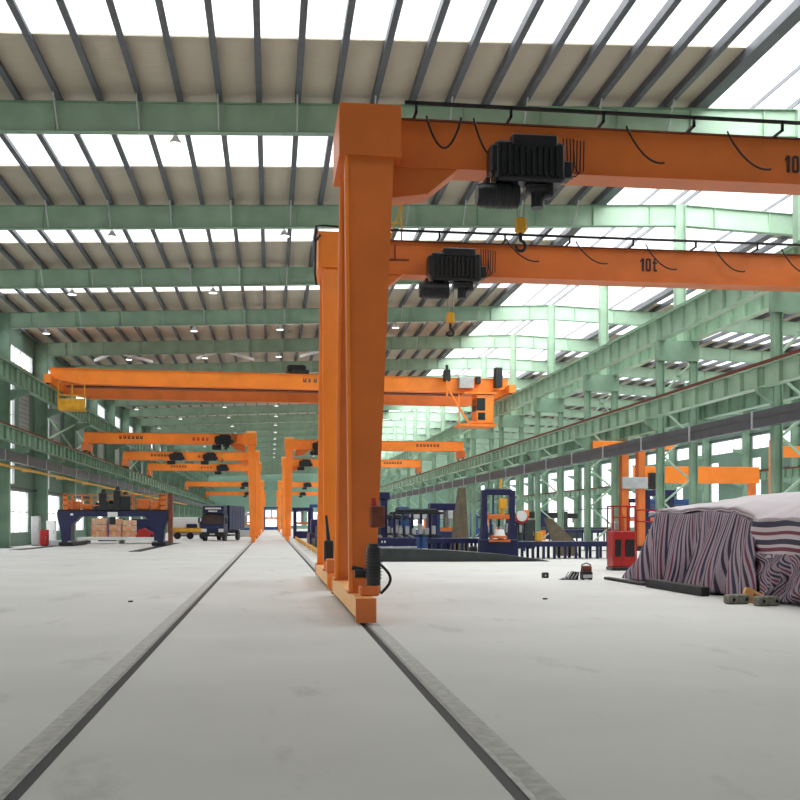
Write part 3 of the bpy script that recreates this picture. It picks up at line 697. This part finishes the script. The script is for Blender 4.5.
press(.2,250,3.4,5.2,'tall blue frame at the far end of the aisle','blue')
tag(lift(MB().bbox(-4,4,282,282.4,.1,.5,.02).build('barrier_beam',M['orange']),(0,282.2,0)),'low orange barrier across the far end of the aisle','barrier')
press(-4.6,190,2.0,3.2,'blue machine frame far along the left side of the aisle','blue')
# ------------------------------------------------------------ right side: yellow guide rail and machines behind the big leg
e=empty('guard_rail',(2.45,51,0)); tag(e,'long low yellow guard rail running beside the right floor rail','guard rail')
MB().bbox(-.05,.05,0,52,.22,.34,.015).build('rail',M['yellow'],e)
for i in range(18): MB().box(-.04,.04,i*3+.2,i*3+.3,0,.22).build('post',M['yellow'],e)
for i,(y,m,h,l) in enumerate(((56,'dgrey',.9,'dark low machine bed behind the yellow guard rail, nearest of the row'),(64,'navy',1.1,'navy machine bed behind the yellow guard rail, second of the row'),(73,'dgrey',1.0,'dark machine bed behind the yellow guard rail, third of the row'),(83,'navy',1.5,'navy machine bed behind the yellow guard rail, farthest of the row'))):
    e=empty('machine_bed',(4.3,y,0)); tag(e,l,'machine bed')
    MB().bbox(-1.3,1.3,-3,3,.0,h*.6,.05).build('bed',M[m],e); MB().bbox(-1.1,1.1,-1.0,1.2,h*.6+.01,h+.5,.08).build('carriage',M['navy' if i%2 else 'blackm'],e)
    MB().cyl((.9,-2.5,h*.6+.3),(.9,-1.2,h*.6+.3),.25,16).build('motor',M['greyl'],e)
cabinet('crate',5.9,104,2.4,1.2,2.6,'brown','tall pale brown crate far behind the big gantry leg','crate')
press(3.4,112,1.6,3.0,'navy press far behind the yellow guard rail','navy')
press(6.2,126,2.4,3.6,'blue press far along the right side','blue')
# dark ramp block
e=empty('steel_ramp',(7.5,44,0),R(-5)); tag(e,'dark grey steel ramp block tapering to the floor on the right','ramp')
MB().prism([(-4.6,0),(4.7,0),(4.7,.03),(2.6,.32),(.2,.5),(-1.6,.56),(-4.6,.58)],'Y',0,1.6).build('block',M['dgrey'],e)
MB().box(-4.6,4.1,-.03,0,0,.05).build('edge_strip',M['black'],e)
# navy tables
def table(x,y,L,h,label,rz=0,d=1.6,n=5,m='navy'):
    e=empty('work_table',(x,y,0),rz); tag(e,label,'table')
    MB().bbox(-L/2,L/2,-d/2,d/2,h-.24,h,.015).build('table_top',M[m],e)
    for i in range(n):
        xx=-L/2+.12+(L-.24)*i/(n-1)
        for s in (-1,1): MB().box(xx-.06,xx+.06,s*(d/2-.1)-.06,s*(d/2-.1)+.06,0,h-.24).build('leg',M[m],e)
    return e
table(13.4,47.6,5.4,.82,'long navy steel work table on many legs right of the blue portal frame',R(-4),n=11)
table(9.0,49.4,2.6,.95,'short navy steel work table left of the blue portal frame',n=6)
# blue beam left
e=empty('roller_table',(5.6,48.6,0)); tag(e,'blue roller table with a steel edge just right of the big gantry leg','roller table')
MB().bbox(-1.6,1.3,-.7,.7,.6,.98,.02).build('side_beam',M['navy'],e); MB().box(-1.6,1.3,-.74,-.705,.52,.59).build('edge_bar',M['greyl'],e)
for i in range(6): MB().cyl((-1.4+i*.5,-.6,1.04),(-1.4+i*.5,.6,1.04),.06,12).build('roller',M['steel'],e)
for xx in (-1.4,1.1): MB().box(xx-.08,xx+.08,-.6,.6,0,.6).build('leg',M['navy'],e)
for i in (0,1): MB().box(-.4+i*.14,-.34+i*.14,-.712,-.702,.76,.86).build('letter',M['white'],e)
# blue canopy rack
def rack(x,y,w,h,label):
    e=empty('blue_rack',(x,y,0)); tag(e,label,'rack')
    n=max(4,int(w/.38))
    for i in range(n): MB().bbox(-w/2+w*i/(n-1)-.06,-w/2+w*i/(n-1)+.06,-.1,.1,0,h,.01).build('post',M['blue' if i%2 else 'navy'],e)
    MB().bbox(-w/2-.15,w/2+.15,-.7,.7,h,h+.12,.02).build('top_shelf',M['blackm'],e)
    MB().bbox(-w/2-.1,w/2+.1,-.6,.6,1.0,1.1,.02).build('shelf',M['blackm'],e)
    p=MB()
    for i in range(5): p.cyl((-w/2+.1,-.45+i*.2,h+.2+.02*(i%2)),(w/2-.2,-.45+i*.2,h+.2),.08,10)
    p.build('pipe_bundle',M['dgrey'],e)
    q=MB(); random.seed(int(x*7))
    for i in range(6):
        xx=-w/2+.3+(w-.6)*i/5; q.bbox(xx-.1,xx+.1,-.3,.1,1.12,1.12+random.uniform(.25,.6),.03)
    q.build('spare_part',M['greyl'],e)
rack(7.4,51.5,2.3,2.15,'blue post rack under a black pipe shelf between the big leg and the middle columns')
rack(7.1,58.5,1.8,1.9,'smaller blue post rack behind the roller table')
rack(13.9,60,2.6,2.0,'blue post rack behind the long navy table')
e=press(5.2,52.5,1.2,2.9,'narrow navy press frame at the edge of the big gantry leg','navy')
press(9.7,56,1.3,2.4,'navy press frame behind the short table','navy')
# blue portal frame machine
e=empty('portal_press',(10.5,46.4,0)); tag(e,'navy blue portal frame machine with orange cross slide and yellow post on top','machine')
for s in (-1,1): MB().bbox(s*.66-.13,s*.66+.13,-.18,.18,1.5,3.22,.02).build('upright',M['navy'],e)
MB().bbox(-.66,.66,-.2,.2,3.0,3.3,.06).build('crown',M['navy'],e)
for s in (-1,1):
    b=MB(); b.prism([(s*.53,1.6),(s*.79,1.6),(s*.88,.1),(s*.46,.1)],'Y',-.25,.25); b.build('lower_upright',M['navy'],e)
MB().bbox(-.53,.53,-.15,.15,1.88,2.1,.02).build('cross_slide',M['orange'],e)
MB().bbox(-.9,.9,-.3,.3,.1,.95,.03).build('base',M['navy'],e)
MB().cyl((.14,0,3.3),(.14,0,3.75),.06,12).build('top_post',M['yellow'],e)
MB().cyl((-.22,0,2.1),(-.22,0,3.0),.05,12).build('spindle',M['blue'],e)
h=MB(); h.bbox(.05,.4,-.15,.15,2.35,2.85,.03); h.cyl((.22,0,2.1),(.22,0,2.35),.1,14); h.build('head',M['yellow'],e)
h=MB(); h.cyl((0,-.1,.98),(0,-.1,1.1),.42,20); h.build('turntable',M['orange'],e)
h=MB(); h.cyl((.05,-.1,1.1),(.05,-.1,1.4),.28,16,.2); h.build('workpiece',M['white'],e,smooth=True)
MB().bbox(-.5,.5,-.42,-.31,.82,.93,.01).build('front_bar',M['orange'],e)
MB().bbox(-1.35,-1.0,-.2,.2,0,.62,.05).build('hydraulic_tank',M['blackm'],e)
# hose reel stand and yellow box
e=empty('hose_reel_stand',(12.1,48.3,.84)); tag(e,'round orange and white reel on thin black legs, standing on the long navy table','hose reel')
MB().cyl((0,-.08,1.12),(0,.08,1.12),.3,22).build('reel_drum',M['red'],e); 
for s in (-1,1): MB().cyl((0,s*.1-.02,1.2),(0,s*.1+.02,1.2),.26,22).build('reel_flange',M['white'],e)
for s in (-1,1): MB().bar((s*.12,0,0),(s*.16,0,.9),.07,.07,(0,1,0)).build('leg',M['black'],e)
tag(lift(MB().bbox(12.5,12.8,47.0,47.3,.831,1.28,.03).build('fuel_can',M['yellow']),(12.65,47.15,.831)),'yellow can on the long navy table beside a middle column','can')
# leaning olive plates
def plate(x,y,pts,label,m='olive'):
    e=MB().prism(pts,'Y',0,.25).build('steel_plate',M[m]); e.location=(x,y,0); tag(e,label,'plate')
plate(10.0,53.5,[(-.5,0),(.55,0),(.35,3.6),(-.05,3.6)],'tall dark olive tapered plate standing behind the short navy table')
plate(14.9,51.0,[(-.2,0),(.9,0),(.7,.8),(-.5,1.9),(-.9,2.0)],'brown olive canvas covered frame leaning behind the long navy table')
# red machine
def redm():
    e=empty('red_machine',(12.55,35.3,0),R(-4)); tag(e,'red painted machine with railed platform beside the tarpaulin pile','machine')
    MB().bbox(-.42,.42,-.35,.5,.12,1.42,.04).build('body',M['red'],e)
    MB().bbox(-.45,.4,-.4,.5,0,.12,.02).build('base',M['blackm'],e)
    for a,b in ((-.34,-.12),(.02,.36)): MB().bbox(a,b,-.372,-.352,.5,1.12,.01).build('vent',M['black'],e)
    for i,(x,y) in enumerate(((-.4,-.3),(-.16,-.3),(.12,-.3),(.4,-.3),(-.4,.45),(.4,.45))): MB().bar((x,y,1.42),(x,y,2.3),.05,.05).build('rail_post',M['red'],e)
    r=MB(); r.bar((-.42,-.3,2.3),(.42,-.3,2.3),.05,.05); r.bar((-.42,.45,2.3),(.42,.45,2.3),.05,.05); r.bar((-.4,-.3,2.3),(-.4,.45,2.3),.05,.05); r.bar((-.4,-.3,1.9),(.4,-.3,1.9),.04,.04); r.build('guard_rail',M['red'],e)
    MB().cyl((0,0,1.42),(0,0,2.0),.12,14).build('drum',M['orange'],e)
    MB().bbox(-.3,-.12,-.1,.2,1.42,1.75,.03).build('valve_block',M['greyl'],e)
redm()
e=empty('red_fence_panel',(13.95,35.6,0),R(-3)); tag(e,'low dark red tubular fence behind the tarpaulin pile','fence')
for x in (-.75,.1,.95): MB().bar((x,0,0),(x,0,2.2),.06,.06).build('post',M['red'],e)
for z in (2.17,1.75): MB().bar((-.72,0,z),(.92,0,z),.05,.05,(0,1,0)).build('rail',M['red'],e)
MB().bbox(.0,.9,-.03,.0,1.8,2.1,.01).build('panel',M['red'],e)
e=empty('gas_cylinder',(13.05,33.9,0)); tag(e,'white gas cylinder standing by the red machine and tarpaulin','gas cylinder')
MB().cyl((0,0,0),(0,0,1.2),.12,18).build('body',M['white'],e,smooth=True); MB().cyl((0,0,1.2),(0,0,1.36),.12,18,.04).build('shoulder',M['white'],e,smooth=True); MB().cyl((0,0,1.36),(0,0,1.48),.035,10).build('valve',M['yellow'],e)
# ------------------------------------------------------------ tarpaulin pile
def stripe(name, stops, freq, base):
    m=mat(name,base,.55,spec=.3); nt=m.node_tree; b=nt.nodes['Principled BSDF']
    uv=nt.nodes.new('ShaderNodeUVMap'); sp=nt.nodes.new('ShaderNodeSeparateXYZ'); nt.links.new(uv.outputs[0],sp.inputs[0])
    mu=nt.nodes.new('ShaderNodeMath'); mu.operation='MULTIPLY'; mu.inputs[1].default_value=freq; nt.links.new(sp.outputs[0],mu.inputs[0])
    fr=nt.nodes.new('ShaderNodeMath'); fr.operation='FRACT'; nt.links.new(mu.outputs[0],fr.inputs[0])
    r=nt.nodes.new('ShaderNodeValToRGB'); cr=r.color_ramp; cr.interpolation='CONSTANT'
    while len(cr.elements)<len(stops): cr.elements.new(.5)
    for el,(p,c) in zip(cr.elements,stops): el.position=p; el.color=(*c,1)
    nt.links.new(fr.outputs[0],r.inputs['Fac']); nt.links.new(r.outputs['Color'],b.inputs['Base Color'])
    return m
LI=(.34,.27,.33); NV=(.03,.028,.065); RD=(.16,.03,.06); BK=(.045,.03,.05); TL=(.05,.16,.28)
T1=stripe('striped_tarpaulin',[(0,LI),(.12,BK),(.20,LI),(.30,NV),(.42,LI),(.52,RD),(.61,LI),(.70,BK),(.79,LI),(.88,NV),(.95,LI)],1/.56,LI)
T2=stripe('banded_tarpaulin',[(0,(.52,.46,.50)),(.14,RD),(.24,(.52,.46,.50)),(.32,NV),(.45,(.52,.46,.50)),(.57,RD),(.66,(.52,.46,.50)),(.78,NV),(.93,(.52,.46,.50))],1/.84,LI)
T3=mat('pale_tarpaulin',(.54,.47,.51),.5,noise=.12,nscale=1.2)
def n1(v,s=0):   # smooth 1-D noise
    i=math.floor(v); f=v-i; f=f*f*(3-2*f)
    def h(k): return (math.sin(k*127.1+s*311.7)*43758.5453)%1
    return h(i)*(1-f)+h(i+1)*f
def cloth(name,fn,nu,nv,m):
    vs=[];fs=[];uvs=[]
    for i in range(nu+1):
        for j in range(nv+1):
            p,u=fn(i/nu,j/nv); vs.append(p); uvs.append((u,j/nv))
    for i in range(nu):
        for j in range(nv): a=i*(nv+1)+j; fs.append((a,a+nv+1,a+nv+2,a+1))
    me=bpy.data.meshes.new(name); me.from_pydata(vs,[],fs); l=me.uv_layers.new(name='UVMap')
    for p in me.polygons:
        p.use_smooth=True
        for li in p.loop_indices: l.data[li].uv=uvs[me.loops[li].vertex_index]
    me.materials.append(m); o=bpy.data.objects.new(name,me); COL.objects.link(o)
    md=o.modifiers.new('thickness','SOLIDIFY'); md.thickness=.008; md.offset=-1
    return o
def ztop(y):
    if y>28.0: return max(.05,2.02-(y-28.0)*1.0)
    if y<23.2: return 1.68+(y-22)/1.2*.32
    return 1.98+.04*math.sin(y*2.1)
def side(s,t):
    y=22.0+s*7.85
    fold=(.5-abs(math.sin(y*2.3+.35*n1(y*3,7)*6)))*.22+(.3-abs(math.sin(y*5.1+2.2*n1(y*1.4,11))))*.13+(n1(y*2.6,1)-.5)*.3+(n1(y*6.3,2)-.5)*.2+(n1(y*1.1,5)-.5)*.34
    zt=ztop(y)
    if t<.72:
        q=t/.72; z=.05+(zt-.05)*q
        x=10.56+.46*q+fold*(.12+.88*(1-q)**.8)+.1*math.sin(q*3+y)*(1-q)
        if y<23.6: z=max(z,.05+(23.6-y)*.0)
        yy=y+.25*(1-q)*(n1(y*.8,9)-.5)*2+.15*math.sin(q*4+y*1.3)*(1-q)
        yy-= .9*(1-q)*max(0,(22.9-y)); 
    else:
        q=(t-.72)/.28; x=11.02+q*1.5; z=zt+.03*math.sin(q*3)+.06*q; yy=y
        if y>28.2: x=11.02+q*1.5
    u=y+.16*(1-min(1,t/.72))*(n1(y*.9,3)-.5)*2+.035*math.sin(t*7+y*2)-.25*t*n1(y*.5,4)
    return (x,yy,z),u
o=cloth('striped_tarpaulin',side,230,34,T1); tag(lift(o,(11,26,.05)),'large purple and navy vertically striped tarpaulin draped over the left of the pile','tarpaulin')
def htop(x,y):
    b=1.66 if y<22 else 1.66+min(1,(y-22)/1.2)*.33
    r=min(1,max(0,(x-11)/3.0))
    h=b+.42*r+.42*math.exp(-((x-12.2)**2/.9+(y-20.9)**2/3.0))+.05*n1(x*3+y,4)+.04*n1(y*2.5-x,6)
    h+=.12*abs(math.sin(math.atan2(y-20.9,x-12.2)*4))*min(1,math.hypot(x-12.2,y-20.9)/1.2)*.5*(1 if r>.1 else r*10)
    return h
def top(s,t):
    y=17.2+s*11.6
    if t<.25:
        q=t/.25
        if y<22.1: z=.93+(htop(11,y)-.93)*q; x=10.86+.12*q+.03*math.sin(y*3+q*2)
        else: z=htop(11,y)-.05*(1-q); x=11.03+.05*q+.02
        z+=.02*math.sin(y*4)
        return (x,y,z),(z-.12+.02*math.sin(y*3) if y<22.1 else 0.02)
    q=(t-.25)/.75; x=11+q*5.2
    z=htop(x,y)
    if x>15.4: z-=(x-15.4)*1.2
    if y>28: z-=(y-28)*.2
    return (x,y,z+.02),.02
T2.name='banded_tarpaulin'
o=cloth('banded_tarpaulin',top,150,70,T2); tag(lift(o,(13,22,.93)),'pale lilac tarpaulin over the pile top with navy and red bands at the right','tarpaulin')
def skirt(s,t):
    y=17.2+s*5.9; z=.03+.98*t
    f=(n1(y*6,1)-.5)*.28+(n1(y*13+t*2,2)-.5)*.14+(n1(y*2+t*5,8)-.5)*.16
    return (10.62+.2*t+f*(1-.55*t)-.0+.06*math.sin(t*9+y*3),y+.08*math.sin(t*8+y*5),z+.04*(n1(y*4,3))),y*1.6+.2*math.sin(t*6+y*4)
o=cloth('striped_tarpaulin',skirt,190,20,T1); tag(lift(o,(10.7,20,.03)),'crumpled striped tarpaulin skirt gathered along the floor at the right end of the pile','tarpaulin')
e=empty('covered_crate',(13.2,23.5,0)); tag(e,'dark timber crate load hidden under the striped tarpaulins','crate')
MB().box(-2.0,2.3,-6.0,4.6,.25,1.55).build('load',M['brown'],e)
for y in (-5.5,-3.2,-1,1.4,3.8): MB().box(-2.35,2.3,y-.1,y+.1,0,.25).build('skid',M['black'],e)
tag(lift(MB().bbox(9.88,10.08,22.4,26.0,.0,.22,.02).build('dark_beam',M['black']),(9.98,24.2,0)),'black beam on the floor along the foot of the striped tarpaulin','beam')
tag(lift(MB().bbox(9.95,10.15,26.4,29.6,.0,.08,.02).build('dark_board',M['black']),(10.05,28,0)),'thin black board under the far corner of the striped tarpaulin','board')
# metal blocks in front
for i,(x,y,l) in enumerate(((9.72,20.3,'rough grey iron counterweight block before the tarpaulin, the left one'),(10.1,19.75,'rough grey iron counterweight block before the tarpaulin, the right one'))):
    e=empty('iron_block',(x,y,0),R(8)); tag(e,l,'block')
    MB().bbox(-.24,.24,-.14,.14,0,.2,.03).build('block',M['stone'],e)
    for s in (-.15,.15): MB().cyl((s,-.15,.1),(s,-.139,.1),.035,10).build('bolt',M['black'],e)
e=empty('brass_clamp',(10.1,20.55,0)); tag(e,'pale yellow clamp bracket lying between the two iron blocks','clamp')
MB().prism([(-.09,0),(.12,0),(.09,.2),(.14,.28),(-.05,.33),(-.1,.22)],'Y',-.05,.05).build('bracket',M['cream'],e); MB().cyl((-.02,0,.3),(.3,-.05,.14),.035,10).build('screw',M['cream'],e)
# small things on the floor
e=empty('junction_box',(8.42,30.6,0),R(10)); tag(e,'small black box alone on the pale floor','box')
MB().bbox(-.09,.09,-.08,.08,0,.17,.015).build('body',M['black'],e); MB().box(-.05,.0,-.085,-.081,.05,.11).build('label_plate',M['greyl'],e)
e=empty('tool_bag',(9.0,29.6,0)); tag(e,'open black tool bag with grey tools on the pale floor','bag')
MB().prism([(-.42,0),(.12,0),(.16,.22),(-.02,.25),(-.12,.1)],'Y',-.12,.12).build('bag',M['black'],e)
for i in range(4): MB().bar((-.3+i*.1,-.13,.03),(-.16+i*.1,-.1,.24),.03,.03).build('tool',M['greyl'],e)
e=empty('welding_unit',(9.38,29.5,0)); tag(e,'small black portable welder with a handle beside the tool bag','welder')
MB().bbox(-.16,.16,-.14,.14,.03,.25,.02).build('body',M['blackm'],e); MB().bbox(-.14,.14,-.15,-.141,.06,.16,.005).build('front_panel',M['greyl'],e)
MB().bbox(-.13,.15,-.1,.1,.25,.42,.03).build('coil',M['rust'],e); MB().tube([(-.15,0,.25),(-.13,0,.45),(0,0,.5),(.13,0,.45),(.15,0,.25)],.02).build('handle',M['black'],e,smooth=True)
for s in (-1,1): MB().cyl((s*.12,-.12,.03),(s*.12,.12,.03),.03,10).build('wheel',M['black'],e)
for i,(x,y,l) in enumerate(((-2.68+.8,0,''),)): pass
for x,y,l in ((-3.0,22.4,'small dark scrap on the left floor'),(6.05,22.0,'small dark scrap on the right floor')):
    tag(lift(MB().bbox(x-.05,x+.05,y-.04,y+.04,0,.03,.008).build('scrap',M['black']),(x,y,0)),l,'scrap')
# ------------------------------------------------------------ machines of the right hand bay
def far_gantry(x,y,h,label,reach,m='orange'):
    e=empty('workshop_crane',(x,y,0)); tag(e,label,'crane')
    MB().bbox(-.4,.4,-.3,.3,.02,h,.03).build('leg',M[m],e); MB().bbox(-.6,.6,-1.6,1.6,0,.02+.4,.03).build('foot',M[m],e) if False else None
    lo,hi=min(0.41,reach),max(-.41,reach)
    if reach<0: lo,hi=reach,-.41
    else: lo,hi=.41,reach
    MB().bbox(lo,hi,-.25,.25,h-1.35,h-.5,.03).build('girder',M['orangeb'],e)
    MB().bbox(reach-.15 if reach>0 else reach,reach+.15 if reach>0 else reach+.3,-.25,.25,.02,h-1.36,.02).build('outer_leg',M[m],e)
    MB().bbox(-.5,.5,-1.4,1.4,0,.019,.005).build('base_plate',M['black'],e)
def wall_bracket_crane(x,y,z,L,label):
    pass
far_gantry(39.1,75,8.2,'tall orange gantry leg standing in the right hand bay behind the pile',13)
e=empty('workshop_crane',(37.6,88,0)); tag(e,'orange gantry girder on two legs crossing the right hand bay low down','crane')
MB().bbox(-5.2,6.6,-.3,.3,5.3,6.8,.04).build('girder',M['orangeb'],e)
for x in (-4.6,6.0): MB().bbox(x-.3,x+.3,-.29,.29,0,5.29,.03).build('leg',M['orange'],e)
MB().bbox(-4.0,-2.8,-.8,-.31,4.7,6.2,.05).build('hoist_body',M['blackm'],e)
e=empty('twin_column_machine',(22.0,60,0)); tag(e,'orange twin column machine standing behind the red machine','machine')
for x in (-.55,.5): MB().bbox(x-.22,x+.22,-.3,.3,.3,6.2,.03).build('column',M['orange'],e)
MB().bbox(-1.0,1.0,-.6,.6,0,.3,.02).build('base',M['blackm'],e); MB().bbox(-.8,.8,-.5,-.31,3.8,4.5,.03).build('saddle',M['greyl'],e)
MB().bbox(-2.6,2.6,-.3,.3,6.21,6.7,.03).build('top_beam',M['orangeb'],e)
press(24.4,62,1.6,3.4,'navy press frame behind the red machine','navy')
press(28.5,70,2.2,3.0,'blue press in the right hand bay seen over the pile','blue')
press(34.5,92,2.6,3.6,'dark navy press deeper in the right hand bay','navy')
table(26.5,88,7,1.3,'dark steel table far back in the right hand bay',n=5,m='dgrey')
table(24.2,74,5,1.2,'navy steel table behind the middle columns',n=5)
cabinet('control_cabinet',22.6,52.5,1.2,.6,2.0,'greyl','light grey control cabinet behind the middle columns')
cabinet('control_cabinet',16.8,66,1.2,.7,1.9,'dgrey','dark grey control cabinet left of the middle columns')
for i,(x,y,m) in enumerate(((25.5,98,'orange'),(29,104,'navy'),(33,110,'dgrey'),(24.5,118,'blue'),(28,128,'orange'),(23.5,140,'navy'),(32,136,'greyl'),(25,158,'orange'))):
    e=empty('machine_tool',(x,y,0)); tag(e,'%s machine tool deep in the right bay, %s in the row going back'%({'orange':'orange','navy':'navy','dgrey':'dark','blue':'blue','greyl':'grey'}[m],ORD[i]),'machine')
    MB().bbox(-1.3,1.3,-.9,.9,0,1.1,.05).build('bed',M[m],e); MB().bbox(-1.1,-.3,-.6,.6,1.11,3.0,.06).build('column',M[m],e)
    MB().bbox(-.29,.9,-.4,.4,2.2,2.8,.05).build('head',M['blackm'],e); MB().cyl((.5,0,1.7),(.5,0,2.19),.15,14).build('spindle',M['steel'],e)
for i,(x,y,m) in enumerate(((9.5,68,'blue'),(12.5,74,'navy'),(8,84,'dgrey'),(13,92,'blue'),(10.5,104,'orange'),(14.5,116,'navy'),(9,136,'blue'),(14,150,'dgrey'))):
    e=empty('machine_tool',(x,y,0)); tag(e,'%s machine tool right of the nave aisle, %s in the row going back'%({'orange':'orange','navy':'navy','dgrey':'dark','blue':'blue'}[m],ORD[i]),'machine')
    MB().bbox(-1.3,1.3,-.9,.9,0,1.1,.05).build('bed',M[m],e); MB().bbox(-1.1,-.3,-.6,.6,1.11,2.8,.06).build('column',M[m],e)
    MB().bbox(-.29,.9,-.4,.4,2.0,2.6,.05).build('head',M['greyl'],e); MB().cyl((.5,0,1.5),(.5,0,1.99),.15,14).build('spindle',M['steel'],e)
for i,(x,y,m) in enumerate(((-14.8,98,'blue'),(-12.8,106,'navy'),(-14.6,120,'greyl'),(-11.5,132,'navy'),(-13.5,150,'white'))):
    cabinet('machine_housing',x,y,2.4,1.6,2.1,m,'%s machine housing on the left floor, %s in the row going back'%({'white':'white','greyl':'grey'}.get(m,m),ORD[i]),'machine')
# ------------------------------------------------------------ daylight
w=bpy.data.worlds.new('overcast_sky'); SC.world=w; w.use_nodes=True
bg=w.node_tree.nodes['Background']; bg.inputs[0].default_value=(1,.99,.97,1); bg.inputs[1].default_value=2.4
def skylight(x,y,sx,sy,E,slope=0):
    L=bpy.data.lights.new('daylight','AREA'); L.shape='RECTANGLE'; L.size=sx; L.size_y=sy; L.energy=E*sx*sy; L.color=(1,.985,.96)
    o=bpy.data.objects.new('daylight',L); COL.objects.link(o); o.location=(x,y,zr(x)+.35+abs(slope)*sx/2)
    o.rotation_euler=(0,-slope,0)
EL=7.5
sl=math.atan(.0406)
for k in bays():
    y=FY(k); yy=min(y+BAY,YE)
    if k<KS: continue
    if y+S1<YE:
        skylight((XL+C0)/2,y+(S0+S1)/2,C0-XL-.3,S1-S0-.1,EL,sl); skylight((XR+C1)/2,y+(Q0+Q1)/2,XR-C1-.3,Q1-Q0-.1,EL,-sl)
    skylight(XM,(y+yy)/2,C1-C0-.6,yy-y-.2,EL*2.2)
def wallight(x,y,z,sy,sz,E,rot):
    L=bpy.data.lights.new('window_daylight','AREA'); L.shape='RECTANGLE'; L.size=sz; L.size_y=sy; L.energy=E*sy*sz; L.color=(1,.985,.96)
    o=bpy.data.objects.new('window_daylight',L); COL.objects.link(o); o.location=(x,y,z); o.rotation_euler=(0,rot,0)
for k in bays():
    if k<-1 or k>14: continue
    for (y0,y1,z0,z1) in (LW[0],LW[3]): wallight(XL-.25,FY(k)+(y0+y1)/2,(z0+z1)/2,y1-y0,z1-z0,6,-PI/2)
# ------------------------------------------------------------ camera
cam=bpy.data.cameras.new('camera'); co=bpy.data.objects.new('camera',cam); COL.objects.link(co)
cam.sensor_width=36; cam.lens=36*1015/800; cam.shift_y=123/800; cam.clip_end=800; cam.clip_start=.1
co.location=(0,0,1.7); co.rotation_euler=(PI/2,0,-math.atan(129/1015)); SC.camera=co
v=SC.view_settings; v.view_transform='Standard'; v.look='None'; v.gamma=1; v.use_curve_mapping=False; v.exposure=0.08
